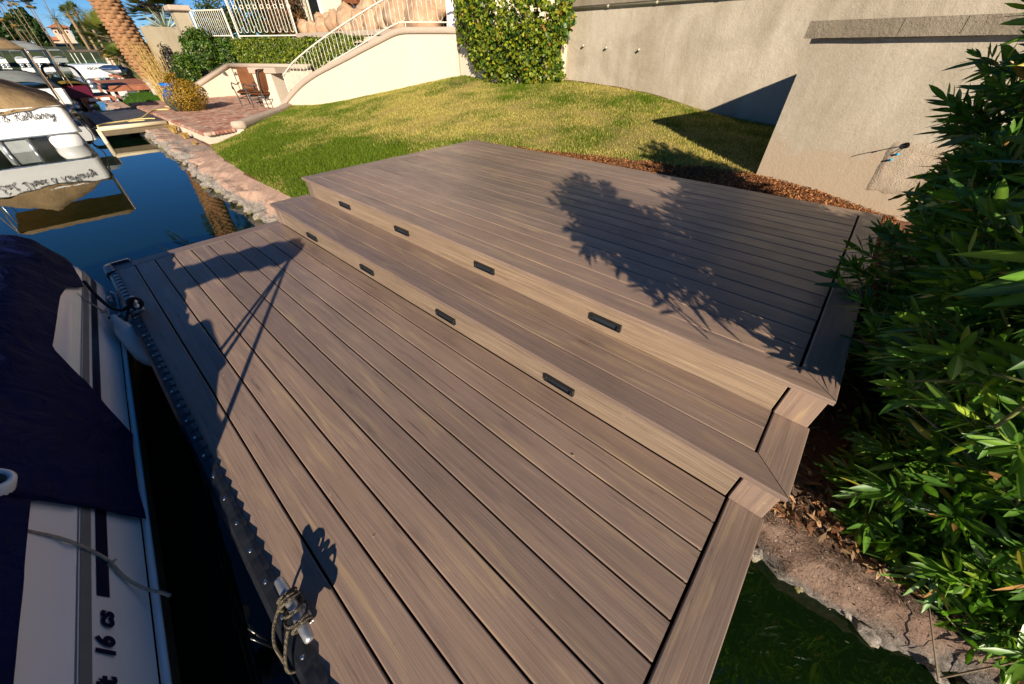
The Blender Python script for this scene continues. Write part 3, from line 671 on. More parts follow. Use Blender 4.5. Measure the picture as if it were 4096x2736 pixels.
# canvas cover
def zedge(x): return float(np.interp(x, [-.2, .15, .3, .5, .62, .8, 1.0, 1.3, 1.72, 2.0, 2.22, 2.45, 2.62, 2.83, 2.86, 3.2, 3.4, 3.55, 5.5], [.28, .265, .22, .17, .16, .25, .275, .28, .285, .09, -.085, -.07, -.075, -.10, .295, .29, .295, .295, .29]))
TOP = [(.135, .345), (.16, .42), (.22, .475), (.35, .525), (.55, .565), (.80, .59), (1.1, .60), (1.4, .57), (1.7, .47), (1.95, .30)]
def cover():
    st = np.linspace(-.04, 5.5, 150); st = np.unique(np.concatenate([st, np.linspace(2.75, 3.0, 24)])); V = []; K = 46
    for s in st:
        x = BO.x + s; ze = zedge(x)
        pr = [(w_-.016, z) for w_, z in SIDE[:-1] if z > ze+.004 and z > -.13]
        # interpolate the edge point on the side profile
        zs = [z for _, z in SIDE]; ws = [w_ for w_, _ in SIDE]; we = float(np.interp(ze, zs, ws))-.018
        pr = [(we, ze)] + pr + TOP; pr = np.array(pr); d = np.concatenate([[0], np.cumsum(np.hypot(*np.diff(pr, axis=0).T))])
        q = np.linspace(0, 1, K); q = q**1.25*d[-1]; ww = np.interp(q, d, pr[:, 0]); zz = np.interp(q, d, pr[:, 1])
        endf = min(1, max(0, (s+.04)/.3))**.6
        for k in range(K):
            wr = noise.noise((s*3.3, ww[k]*2.2, zz[k]*1.5))*.026 + noise.noise((s*9-ww[k]*7, ww[k]*3+zz[k]*4, 2))*.016 + noise.noise((s*2.0+zz[k]*9, zz[k]*14, 5))*.010
            sagp = .022*math.sin(s*7+ww[k]*3.0)*min(1, k/8)
            zq = zz[k]
            nearf = 1-.72*min(1, max(0, (s-3.25)/.45))
            if zq > .27: zq = .27+(zq-.27)*(.45+.55*endf)*nearf
            amp = min(1, k/3)*.9+.1
            wr = max(wr, -.004) if zz[k] < .36 else wr
            V.append(bpt(s, ww[k]-wr*amp, zq+(wr*amp*.9+sagp*.6)*(1 if zz[k] > .36 else .15)))
    n = len(st); idx = np.arange(n*K).reshape(n, K); F = np.stack([idx[:-1, :-1], idx[1:, :-1], idx[1:, 1:], idx[:-1, 1:]], -1).reshape(-1, 4)
    return V, F
V, F = cover(); cv = mesh_obj('canvas_cover', V, F, M_NAVY, boat, True)
# seam piping and folded flap at the near end of the cover
MB().tube([Vector(v) for v in [V[i*46+30] for i in range(0, 150, 3)]], .006, 6).obj('seam', M_NAVY, cv, True)
# white vent cup in the cover
vc = bpt(2.93, .155, .395); az = (-BN*.62+Vector((0, 0, .78))).normalized(); axx = BA; ayy = az.cross(axx)
def tilt(vs): return [vc+axx*v[0]+ayy*v[1]+az*v[2] for v in vs]
b = MB().lathe([(.060, -.03), (.058, .012), (.050, .020), (.040, .018), (.036, -.025), (.0005, -.026)], 0, 0, 24)
mesh_obj('vent_cup', tilt(b.v), b.f, M_WHITE2, boat, True)
b = MB().lathe([(.0350, .012), (.034, -.02), (.0005, -.021)], 0, 0, 20); mesh_obj('vent_opening', tilt(b.v), b.f, M_HULL, boat, True)
# strap buckle and chrome light at the far end
p = bpt(.62, .020, -.03); MB().bbox(p.x-.05, p.y-.006, p.z-.015, p.x+.03, p.y+.018, p.z+.02, .006).obj('navigation_light', M_ALU, boat, True)
# folded bimini on its bows, standing above the near end of the cover (throws the long shadow on the deck)
roll = [(2.83, -.48, 1.09), (2.80, -.62, 1.13), (2.76, -.9, 1.15), (2.70, -1.2, 1.15), (2.66, -1.6, 1.13), (2.64, -1.95, 1.09)]
MB().tube(smooth_path(roll, 5), [.05+.065*min(1, k/4)*(1 if k < 22 else .7)+.012*math.sin(k*1.7) for k in range(26)], 12).obj('bimini_boot', M_NAVY, boat, True)
for a, b_ in (((2.82, -.50, 1.08), (2.90, -.47, .40)), ((2.82, -.50, 1.06), (2.80, -.47, .40)), ((2.83, -.52, 1.04), (3.44, -.56, .36)), ((2.66, -1.9, 1.07), (2.9, -1.98, .35)), ((2.66, -1.9, 1.04), (3.3, -2.0, .33))):
    MB().tube([a, b_], .013, 8).obj('bimini_pole', M_ALU, boat, True)
# windscreen top edge under the cover makes the ridge of the shadow
MB().tube(smooth_path([(2.45, -.60, .50), (2.62, -.66, .60), (2.9, -.72, .62), (3.15, -.66, .56)], 6), [.03]*19, 8).obj('windscreen_ridge', M_NAVY, boat, True)

# fender and its rope
fd = empty('fender', (1.3, -.09, -.2), 'white teardrop fender squeezed between the sport boat and the dock', 'fender')
ax0 = Vector((.995, -.105, .045)); ax1 = Vector((1.40, -.075, -.20)); dd = (ax1-ax0)
prof = [(0, .018), (.03, .026), (.07, .026), (.10, .024), (.15, .030), (.22, .046), (.32, .057), (.5, .060), (.8, .058), (.92, .045), (1, .02)]
MB().tube([ax0+dd*q for q, r in prof], [r for q, r in prof], 20).obj('body', M_FENDER, fd, True)
MB().tube([ax0+dd*.045+Vector((-.012, -.028, .012)), ax0+dd*.045+Vector((.012, .030, .006))], .010, 10).obj('rope_eye', M_BLACKROPE, fd, True)
fr = MB().tube(smooth_path([(.62, -.235, .215), (.74, -.20, .165), (.86, -.165, .12), (.95, -.135, .085), (1.0, -.118, .068)], 6), .0055, 6).tube(wrap(.96, .012, .01, .083, -.13), .005, 6)
tag(fr.obj('fender_rope', M_ROPE, None, True), 'thin beige rope tying the white fender to the sport boat', 'rope')
ml = smooth_path([bpt(3.10, .135, .305), bpt(3.12, .098, .215), bpt(3.15, .072, .160), bpt(3.17, .060, .10), bpt(3.20, .048, .05), bpt(3.26, .036, .0), bpt(3.31, .012, -.05), bpt(3.35, -.022, -.095), bpt(3.37, -.035, -.11)], 5)
tag(MB().tube(ml, [.0062]*(len(ml)-3)+[.008, .007, .003], 6).tube(wrap(bpt(3.2, 0, 0).x, .010, .01, .045, bpt(3.2, .046, 0).y), .005, 6).obj('tie_rope', M_ROPE, None, True), 'frayed grey beige rope lying across the white hull stripes', 'rope')
st = smooth_path([(.50, -.150, .16), (.62, -.14, .11), (.72, -.125, .06), (.80, -.10, .02), (.87, -.06, .015), (.93, -.01, .05), (.95, .035, .09)], 5)
tag(MB().tube(st, [.011]*len(st), 6).tube(wrap(.93, .034, .02, .068, .035), .010, 7).tube(wrap(.95, .036, -.02, .066, .035), .010, 7).tube(smooth_path([(.9, .0, .05), (.97, -.03, .03), (1.05, -.065, .0), (1.08, -.07, -.06)], 5), .009, 6).obj('tie_strap', M_BLACKROPE, None, True), 'black strap from the boat cover looped over the far cleat', 'strap')
# ------------------------------------------------------------------ garden walls
WY = 8.5
bw = empty('garden_wall', (1, WY, .4), 'long tan stucco wall at the back of the lawn with thin pipe below its coping', 'wall')
V = []; xs = np.arange(-1.25, 9.01, .25); zs_ = np.arange(-.2, 2.26, .13)
def wavy_wall(x0, x1, z0, z1, y, th, name, mat, parent, step=.16, amp=.012):
    xs = np.linspace(x0, x1, max(2, int((x1-x0)/step)+1)); zz = np.linspace(z0, z1, max(2, int((z1-z0)/step)+1)); V = []
    for x in xs:
        for z in zz: V.append((x, y+noise.noise((x*1.3, z*1.3, 4))*amp+noise.noise((x*4, z*4, 7))*amp*.5, z))
    nz = len(zz); F = [(i*nz+j, (i+1)*nz+j, (i+1)*nz+j+1, i*nz+j+1) for i in range(len(xs)-1) for j in range(nz-1)]
    n0 = len(V); V += [(x0, y+th, z0), (x1, y+th, z0), (x1, y+th, z1), (x0, y+th, z1)]
    a, b_, c, d = 0, (len(xs)-1)*nz, len(xs)*nz-1, nz-1
    F += [(n0+1, n0, n0+3, n0+2)]
    F += [[i*nz+nz-1 for i in range(len(xs))]+[n0+2, n0+3], [j for j in range(nz-1, -1, -1)][::-1]+[n0+3, n0], [b_+j for j in range(nz)][::-1]+[n0+1, n0+2]]
    return mesh_obj(name, V, F, mat, parent, False)
wavy_wall(-1.30, 9.0, -.2, 2.075, WY, .25, 'wall_face', M_TAN, bw)
MB().bbox(-1.25, WY-.05, 2.10, 9.0, WY+.35, 2.32, .012).obj('coping', M_TANCAP, bw)
pp = MB().tube([(-1.2, WY-.045, 2.080), (9, WY-.045, 2.080)], .017, 8)
for x in (-.36, .62, 1.7): pp.tube([(x, WY-.045, 2.080), (x+.05, WY-.045, 2.080)], .0225, 8)
pp.obj('pipe', simple('painted_pipe', (.42, .38, .25), .5), bw, True)
M_PVC = simple('cream_pvc', (.50, .44, .33), .5)
for x, z in ((-.81, 1.505), (-.26, 1.47), (.46, 1.435)):
    MB().tube([(x, WY+.01, z), (x, WY-.055, z-.003)], .016, 10).tube([(x, WY-.03, z-.002), (x, WY-.07, z-.003)], .021, 10).obj('drain_stub', M_PVC, bw, True)

bt = empty('buttress_wall', (4.4, 5.09, .3), 'tan stucco side wall with grey brown coping standing beside the mulch', 'wall')
wavy_wall(3.74, 7.5, -.1, 1.53, 5.09, .02, 'wall_face', M_TAN2, bt, .12, .008)
V = [(3.74, 5.10, -.1), (4.28, WY, -.1), (4.28, WY, 1.53), (3.74, 5.10, 1.53), (7.5, 5.112, 1.525), (7.5, WY, 1.525)]
mesh_obj('end_face', V, [(1, 0, 3, 2)], M_TAN2, bt)
cb = MB(); P = [(3.69, 5.03), (9.0, 5.03), (9.0, WY-.06), (4.26, WY-.06)]
for (z0, z1) in ((1.532, 1.645),):
    cb.prism([(x, y, z0) for x, y in P], (0, 0, z1-z0))
cb.obj('coping', M_TANCAP, bt)
for x in (4.31, 4.66): MB().box(x-.0012, 5.0285, 1.545, x+.0012, 5.0296, 1.640).obj('coping_joint', M_BLACKVOID, bt)
# patched render, hanging wire and its blue wire nuts
M_PATCH = stucco('rough_patch', (.43, .35, .26), (.38, .305, .22), .8, 70)
b = MB(); pg = [(4.64, .45), (4.66, .86), (5.1, .88), (5.1, .45)]
pv = []; 
for i in range(15):
    for j in range(13):
        x = 4.645+.45*i/14+.02*noise.noise((j*.5, i*.4, 3)); z = .42+.44*j/12+.02*noise.noise((i*.5, 2, j*.3)); pv.append((x, (5.076 if 0 < i < 14 and 0 < j < 12 else 5.10)-.005*noise.noise((x*9, z*9, 1)), z))
mesh_obj('render_patch', pv, [(i*13+j, (i+1)*13+j, (i+1)*13+j+1, i*13+j+1) for i in range(14) for j in range(12)], M_PATCH, bt, True)
wi = MB().tube(smooth_path([(4.76, 5.08, .82), (4.72, 5.03, .815), (4.66, 4.98, .80), (4.60, 4.97, .775), (4.56, 4.985, .75)], 6), .0035, 6).tube(smooth_path([(4.76, 5.08, .82), (4.74, 5.05, .79), (4.72, 5.05, .76)], 5), .003, 6)
tag(wi.obj('loose_wire', M_BLACKROPE, bt), None)
M_BLUE = simple('blue_wire_nut', (.02, .36, .62), .4)
for x, z in ((4.735, .752), (4.715, .705)): MB().tube([(x-.012, 5.06, z-.006), (x+.012, 5.055, z+.004)], [.010, .006], 8).obj('wire_nut', M_BLUE, bt, True)
MB().tube([(4.755, 5.085, .82), (4.755, 5.06, .82)], .022, 10).obj('conduit_hole', M_BLACKVOID, bt, True)
# cracks in the render
def crack(pts, wd, y, par):
    P = smooth_path([(x, y, z) for x, z in pts], 5); b = MB()
    for i, p in enumerate(P): P[i] = p + Vector((noise.noise((i*.9, 1, p.z*9))*.010, 0, noise.noise((i*.8, 5, p.x*9))*.010))
    b.tube(P, wd, 4); b.obj('crack', M_PATCH, par)

# ivy-covered continuation of the wall, cream
iw = empty('ivy_wall', (-3, WY, .8), 'cream stucco retaining wall almost hidden behind glossy green creeper', 'wall')
MB().bbox(-4.50, 8.26, .3, -1.25, 8.55, 1.76, .008).obj('wall_face', M_CREAM, iw); MB().bbox(-4.50, 8.19, 1.762, -1.26, 8.58, 1.90, .03).obj('coping', M_CAP, iw)

# ------------------------------------------------------------------ curved stair wall with railing
sw = empty('stair_wall', onw(3.3, .3), 'cream stucco stair wall with a sweeping taupe coping rising from the patio', 'wall')
CAPT = [(-.12, .06), (.05, .16), (.55, .45), (1.06, .71), (1.5, .89), (1.87, 1.02), (2.37, 1.17), (3.09, 1.38), (3.58, 1.53), (4.33, 1.75), (4.75, 1.87), (5.0, 1.91), (5.3, 1.92), (6.62, 1.90)]
NRM = Vector((DW[1], -DW[0], 0))       # towards the camera side
cp = smooth_path([onw(s, z) for s, z in CAPT], 4)
path = []
for i, p in enumerate(cp):
    t = (cp[min(i+1, len(cp)-1)]-cp[max(i-1, 0)]).normalized(); u = NRM.cross(t); u = u if u.z > 0 else -u; path.append((p+NRM*.03, NRM, u))
R_ = .035
MB().sweep(path, [(.03, -.135), (.055, -.115), (.06, -.07), (.055, -.02), (.03, .0), (-.26, 0), (-.29, -.03), (-.29, -.11), (-.26, -.135)]).obj('coping', M_CAP, sw, True)
lo = [(s, -.35) for s, _ in CAPT]; poly = [onw(s, z-.11) for s, z in CAPT if s >= -.01]; poly = [onw(-.01, -.35)]+poly+[onw(6.62, -.35)]
b = MB(); n = len(poly); q = [Vector(p)+NRM*.03 for p in poly]; q2 = [p-NRM*.22 for p in q]
b.add(q+q2, [tuple(range(n))[::-1], tuple(range(n, 2*n))]+[(i, (i+1) % n, n+(i+1) % n, n+i) for i in range(n)]); b.obj('wall_face', M_CREAM, sw)
# stairs and landing behind the wall
for k in range(11):
    s0 = .35+k*.42; z1 = .16*(k+1); b = MB(); p = [Vector(onw(s0, -.3))-NRM*.25, Vector(onw(s0+(.42 if k < 10 else 3.0), -.3))-NRM*.25]; p += [p[1]-NRM*1.15, p[0]-NRM*1.15]
    b.prism(p, (0, 0, z1+.3)); b.obj('stair_step', M_CAP, sw)
# railing
rl = empty('stair_railing', onw(3.3, 1.4), 'ivory iron stair railing of looped balusters above the curved coping', 'railing')
RB = [(.37, .36), (.9, .635), (1.48, .89), (2.39, 1.21), (3.61, 1.60), (4.36, 1.86), (4.85, 2.0), (5.05, 2.02), (6.59, 1.985)]
RT = [(.33, .85), (.66, 1.05), (.99, 1.225), (1.8, 1.555), (2.67, 1.865), (3.43, 2.12), (4.13, 2.34), (4.7, 2.51), (5.2, 2.70), (5.8, 2.82), (6.59, 2.85)]
off = -.10
def rp(s, z): return Vector(onw(s, z)) + NRM*off
def rail(pts, hw, hh, name):
    c = smooth_path([rp(s, z) for s, z in pts], 5); path = []
    for i, p in enumerate(c):
        t = (c[min(i+1, len(c)-1)]-c[max(i-1, 0)]).normalized(); u = NRM.cross(t); u = u if u.z > 0 else -u; path.append((p, NRM, u))
    MB().sweep(path, [(-hw, -hh), (hw, -hh), (hw, hh*.4), (hw*.6, hh), (-hw*.6, hh), (-hw, hh*.4)]).obj(name, M_IVORY, rl, True)
rail(RT, .024, .018, 'top_rail'); rail(RB, .018, .014, 'bottom_rail')
fb = lambda s: float(np.interp(s, *zip(*RB))); ft = lambda s: float(np.interp(s, *zip(*RT)))
nU = 22; ds = (6.48-.42)/nU
for i in range(nU):
    s0 = .42+i*ds; s1 = s0+ds*.5; r = ds*.25; b = MB()
    def arch(sa, sb, up_):
        za = (ft if up_ else fb); m = []; sgn = -1 if up_ else 1
        for k in range(9):
            a = math.pi*k/8; s = (sa+sb)/2-(sb-sa)/2*math.cos(a); base = za(s)+sgn*(.028+ (sb-sa)/2)
            m.append(rp(s, base - sgn*math.sin(a)*(sb-sa)/2*1.0))
        return m
    pth = [rp(s0, fb(s0)+.09)] + arch(s0, s1, True) + arch(s1, s0+ds, False)
    b.tube(pth, .0064, 6)
    for s in (s0, s1):
        zm = (fb(s)*.55+ft(s)*.45)
        for dz_, rr in ((0, .016), (-.03, .013), (.03, .013)):
            b.tube([rp(s, zm+dz_-.008), rp(s, zm+dz_+.008)], rr, 8)
    b.obj('baluster', M_IVORY, rl, True)
for s in (.34, 2.38, 5.1, 6.56): MB().tube([rp(s, fb(s)-.16), rp(s, (ft(s) if s in (.34, 6.56) else fb(s)))], .013, 6).obj('post', M_IVORY, rl, True)
# newel pillar
def oriented_box(b, s0, s1, n0, n1, z0, z1):
    p = [Vector(onw(s0, z0))+NRM*n0, Vector(onw(s1, z0))+NRM*n0, Vector(onw(s1, z0))+NRM*n1, Vector(onw(s0, z0))+NRM*n1]
    return b.prism(p, (0, 0, z1-z0))
pl_ = empty('newel_pillar', onw(-.4, 0), 'cream stucco pillar with taupe cap at the foot of the stairs', 'pillar')
oriented_box(MB(), -.80, -.03, -.45, .02, -.2, .92).obj('shaft', M_CREAM, pl_); oriented_box(MB(), -.88, .25, -.52, .06, .921, 1.065).obj('cap', M_CAP, pl_)

# ------------------------------------------------------------------ brick patio
pa = tag(MB().prism([(x, y, -.40) for x, y in ((-7.38, 2.53), (-7.50, 3.35), (-9.65, 5.22), (-10.5, 6.0), (-12.5, 7.3), (-17.0, 7.0), (-17.1, 2.6), (-17.0, 2.56))], (0, 0, .388)).obj('brick_patio', M_CREAM), kind='structure')
def brick_mat():
    m, t, b = new_mat('weathered_brick'); v = coords(t, rnd=9.0); n = tnoise(t, v, 9, 5, .65); oi = t.nodes.new('ShaderNodeObjectInfo')
    r = ramp(t, [(0, (.30, .115, .075)), (.35, (.40, .19, .125)), (.7, (.45, .26, .18)), (1, (.50, .36, .27))]); t.links.new(oi.outputs['Random'], r.inputs[0])
    r2b = ramp(t, [(.3, (.62, .60, .58)), (.65, (1.12,)*3)]); t.links.new(n.outputs[0], r2b.inputs[0]); c = mix(t, r.outputs[0], r2b.outputs[0], 1, 'MULTIPLY')
    t.links.new(c, b.inputs['Base Color']); b.inputs['Roughness'].default_value = .9; bump(t, b, n.outputs[0], .4, .01); return m
M_BRICK = brick_mat(); M_MORTAR = simple('grey_mortar', (.30, .25, .20), .95, var=.2, scale=20)
MB().prism([(x, y, -.0115) for x, y in ((-7.45, 2.57), (-7.55, 3.33), (-9.65, 5.2), (-12.4, 7.2), (-16.8, 6.3), (-16.9, 2.57))], (0, 0, .006)).obj('mortar_bed', M_MORTAR, pa)
bme = bpy.data.meshes.new('brick'); bb = MB().bbox(-.098, -.046, -.05, .098, .046, 0, .006); bme.from_pydata(bb.v, [], bb.f); bme.materials.append(M_BRICK)
PATIO = [(-7.55, 2.78), (-7.62, 3.36), (-9.68, 5.18), (-11.3, 6.4), (-16.8, 6.25), (-16.8, 2.78)]
spots = []
for i in range(48):
    for j in range(38):
        x = -7.4-i*.205+(.1 if j % 2 else 0); y = 2.84+j*.1
        if inpoly(np.array([x]), np.array([y]), PATIO)[0]: spots.append((x, y))
spots.sort(key=lambda p: (p[0]-4.5)**2+(p[1]-.3)**2)
for x, y in spots[:190]: inst('brick', bme, (x, y, random.uniform(-.003, .003)), pa, (random.uniform(-.012, .012), random.uniform(-.012, .012), random.uniform(-.02, .02)))
b = MB()
for x, y in spots[190:]:
    z = random.uniform(-.003, .003); b.box(x-.098, y-.046, -.05+z, x+.098, y+.046, z)
def brick_field_mat():
    m, t, b_ = new_mat('weathered_brick_field'); v = coords(t); n = tnoise(t, v, 2.5, 5, .65); n2 = nd(t, 'ShaderNodeTexWhiteNoise'); mp = nd(t, 'ShaderNodeVectorMath', operation='SNAP'); t.links.new(v, mp.inputs[0]); mp.inputs[1].default_value = (.205, .1, 10); t.links.new(mp.outputs[0], n2.inputs[0])
    r = ramp(t, [(0, (.30, .125, .085)), (.35, (.40, .20, .135)), (.7, (.45, .27, .19)), (1, (.50, .37, .28))]); t.links.new(n2.outputs[0], r.inputs[0])
    r2b = ramp(t, [(.3, (.7, .68, .66)), (.65, (1.1,)*3)]); t.links.new(n.outputs[0], r2b.inputs[0]); c = mix(t, r.outputs[0], r2b.outputs[0], 1, 'MULTIPLY'); t.links.new(c, b_.inputs['Base Color']); b_.inputs['Roughness'].default_value = .9; return m
tag(b.obj('brick_field', brick_field_mat(), pa), kind='stuff')
cme = bpy.data.meshes.new('brick'); bb = MB()
bb.sweep([((x, 0, 0), (0, 1, 0), (0, 0, 1)) for x in (-.046, .046)], [(-.13, -.065), (.13, -.065), (.13, 0), (-.09, .002), (-.118, -.012), (-.132, -.035)]); cme.from_pydata(bb.v, [], bb.f); cme.materials.append(M_BRICK)
for i in range(97): inst('brick', cme, (-7.46-i*.0985, 2.615, .002+random.uniform(-.003, .003)), pa, (0, 0, random.uniform(-.02, .02)))
for k in range(8):
    a = k/7; x = -7.40-.05*math.sin(a*2)-.10*a*a; y = 2.60+.095*k; inst('brick', cme, (x-.03, y, .002+random.uniform(-.004, .004)), pa, (0, 0, math.pi/2-.15*a))
# curb between patio and lawn
cu = [(-7.42, 3.28), (-8.1, 3.92), (-8.9, 4.62), (-9.7, 5.28), (-10.35, 5.72)]
cpth = smooth_path([(x, y, 0) for x, y in cu], 4); pth = []
for i, p in enumerate(cpth):
    t = (cpth[min(i+1, len(cpth)-1)]-cpth[max(i-1, 0)]).normalized(); a = Vector((t.y, -t.x, 0)); pth.append((p, a, Vector((0, 0, 1))))
cw = tag(MB().sweep(pth, [(-.14, -.03), (.14, -.03), (.15, .02), (.14, .10), (.11, .135), (-.10, .135), (-.14, .10)]).obj('patio_curb', M_CAP, None, True), 'low rounded taupe curb between the brick patio and the lawn', 'curb')
MB().sweep(pth, [(-.12, -.5), (.12, -.5), (.12, -.031), (-.12, -.031)]).obj('curb_wall', M_CREAM, cw)

# low wall behind the chairs
lw = empty('patio_wall', (-16.8, 6, 0), 'low cream wall with taupe coping behind the patio chairs', 'wall')
def prism_wall(pts, th, zb, name, mat, par, drop=.14):
    """pts: (x,y,ztop); straight wall"""
    a = Vector(pts[0]); e = Vector(pts[-1]); d = Vector((e.x-a.x, e.y-a.y, 0)).normalized(); nr = Vector((d.y, -d.x, 0))*th
    poly = [Vector((p[0], p[1], p[2]-drop)) for p in pts]; poly = [Vector((pts[0][0], pts[0][1], zb))]+poly+[Vector((pts[-1][0], pts[-1][1], zb))]
    return MB().prism(poly, nr).obj(name, mat, par)
prism_wall([(-16.75, 4.0, .10), (-16.80, 4.86, .47), (-16.82, 6.28, 1.06)], .2, -.2, 'wall_face', M_CREAM, lw)
prism_wall([(-16.95, 6.28, 1.06), (-14.5, 6.72, 1.06), (-11.6, 7.23, 1.06)], -.2, -.2, 'wall_face', M_CREAM, lw)
def cap_sweep(pts, name, par, hw=.17, mat=None):
    c = [Vector(p) for p in pts]; path = []
    for i, p in enumerate(c):
        t = (c[min(i+1, len(c)-1)]-c[max(i-1, 0)]).normalized(); a = Vector((t.y, -t.x, 0)).normalized(); u = a.cross(t); u = u if u.z > 0 else -u; path.append((p, a, u))
    MB().sweep(path, [(-hw, -.14), (hw, -.14), (hw+.02, -.07), (hw, -.01), (hw-.03, 0), (-hw+.03, 0), (-hw, -.01), (-hw-.02, -.07)]).obj(name, mat or M_CAP, par, True)
cap_sweep([(-16.85, 3.95, .10), (-16.86, 4.86, .49), (-16.86, 6.25, 1.085)], 'coping', lw); cap_sweep([(-17.0, 6.32, 1.085), (-14.5, 6.78, 1.085), (-11.6, 7.30, 1.085)], 'coping', lw)
for p, nr in (((-16.58, 4.95, .30), (1, 0, 0)), ((-16.58, 5.95, .78), (1, 0, 0)), ((-16.2, 6.28, .75), (.17, -.98, 0))):
    b = MB().lathe([(.07, p[2]-.06), (.02, p[2]+.06), (.0005, p[2]+.065)], p[0]+nr[0]*.03, p[1]+nr[1]*.03, 4); b.obj('wall_lamp', M_IRON, lw)

# chairs
def chair(cx, cy, ang, label):
    t = empty('patio_chair', (cx, cy, 0), label, 'chair', 'cushioned iron patio chairs')
    f = Vector((math.cos(ang), math.sin(ang), 0)); r = Vector((-f.y, f.x, 0)); o = Vector((cx, cy, 0))
    q = lambda a, b, c: o+f*a+r*b+Vector((0, 0, c))
    for s in (-1, 1):
        MB().tube(smooth_path([q(.30, s*.31, .0), q(.29, s*.31, .2), q(.31, s*.32, .36), q(.33, s*.33, .5), q(.36, s*.335, .58), q(.34, s*.335, .64), q(.28, s*.335, .66), q(.15, s*.335, .62), q(-.05, s*.33, .60), q(-.25, s*.32, .64)], 5), .017, 7).obj('arm', M_IRON, t, True)
        MB().tube(smooth_path([q(.36, s*.335, .58), q(.40, s*.335, .53), q(.36, s*.335, .49), q(.32, s*.335, .52), q(.345, s*.335, .55)], 5), [.016]*21, 7).obj('scroll', M_IRON, t, True)
        MB().tube(smooth_path([q(-.36, s*.29, .0), q(-.33, s*.30, .3), q(-.30, s*.30, .5), q(-.40, s*.27, .95)], 5), .016, 7).obj('leg', M_IRON, t, True)
    MB().tube([q(.29, -.31, .22), q(.29, .31, .22)], .013, 6).tube([q(-.33, -.30, .24), q(-.33, .30, .24)], .013, 6).tube([q(.29, -.31, .22), q(-.33, -.30, .24)], .012, 6).tube([q(.29, .31, .22), q(-.33, .30, .24)], .012, 6).obj('stretcher', M_IRON, t, True)
    MB().tube([q(0, 0, .24), q(0, 0, .33)], .05, 10).tube([q(-.2, -.25, .32), q(.22, -.25, .32), q(.22, .25, .32), q(-.2, .25, .32), q(-.2, -.25, .32)], .014, 6).obj('swivel_base', M_IRON, t, True)
    def cushion(a0, b0, c0, U, Vv, Wv, lu, lv, th, name):
        P = []; nu, nv = 9, 9
        for sgn in (1, -1):
            for i in range(nu):
                for j in range(nv):
                    u = -1+2*i/(nu-1); v = -1+2*j/(nv-1); h = max(0, (1-u**6)*(1-v**6))**.5
                    ru = u*(1-.06*v**4); rv = v*(1-.06*u**4)
                    P.append(q(a0, b0, c0)+U*(ru*lu)+Vv*(rv*lv)+Wv*(sgn*th*(.25+.75*h)))
        F = []
        for k in range(2):
            for i in range(nu-1):
                for j in range(nv-1):
                    a = k*nu*nv+i*nv+j; F.append((a, a+nv, a+nv+1, a+1)[::1 if k == 0 else -1])
        ring = [i*nv for i in range(nu)]+[(nu-1)*nv+j for j in range(1, nv)]+[i*nv+nv-1 for i in range(nu-2, -1, -1)]+[j for j in range(nv-2, 0, -1)]
        for k in range(len(ring)):
            a, b_ = ring[k], ring[(k+1) % len(ring)]; F.append((a, b_, b_+nu*nv, a+nu*nv))
        mesh_obj(name, P, F, M_BROWNC, t, True)
    cushion(.02, 0, .40, f, r, Vector((0, 0, 1)), .32, .30, .065, 'seat_cushion')
    bu = (Vector((0, 0, 1))*.97-f*.22).normalized(); cushion(-.30, 0, .74, r, bu, bu.cross(r), .29, .30, .06, 'back_cushion')
    MB().tube(smooth_path([q(-.40, -.27, .93), q(-.42, -.2, 1.0), q(-.43, 0, 1.03), q(-.42, .2, 1.0), q(-.40, .27, .93)], 5), .014, 6).obj('back_rail', M_IRON, t, True)
chair(-12.25, 5.32, math.atan2(-.62, .78), 'brown cushioned iron armchair facing the lake in front of the low wall')
chair(-11.18, 5.38, math.atan2(-.35, -.9), 'brown cushioned iron armchair half hidden behind the cream pillar')

# blue glazed planter
def glaze():
    m, t, b = new_mat('blue_glaze'); sep = t.nodes.new('ShaderNodeSeparateXYZ'); v = coords(t); t.links.new(v, sep.inputs[0]); n = tnoise(t, coords(t, (12, 12, 1)), 2, 3)
    ad = nd(t, 'ShaderNodeMath', operation='MULTIPLY_ADD'); t.links.new(n.outputs[0], ad.inputs[0]); ad.inputs[1].default_value = .3; t.links.new(sep.outputs[2], ad.inputs[2])
    r = ramp(t, [(.30, (.045, .06, .055)), (.50, (.07, .085, .075)), (.62, (.01, .11, .42)), (1, (.015, .16, .55))]); t.links.new(ad.outputs[0], r.inputs[0]); t.links.new(r.outputs[0], b.inputs['Base Color']); b.inputs['Roughness'].default_value = .12; return m
pot = empty('glazed_planter', (-12.6, 3.22, 0), 'blue glazed urn planter with golden trailing shrub on the brick patio', 'planter')
MB().lathe([(.0005, .0), (.17, .0), (.24, .08), (.30, .20), (.31, .30), (.27, .42), (.20, .52), (.165, .58), (.175, .64), (.23, .72), (.215, .735), (.15, .62), (.0005, .60)], -12.6, 3.22, 28).obj('urn', glaze(), pot, True)

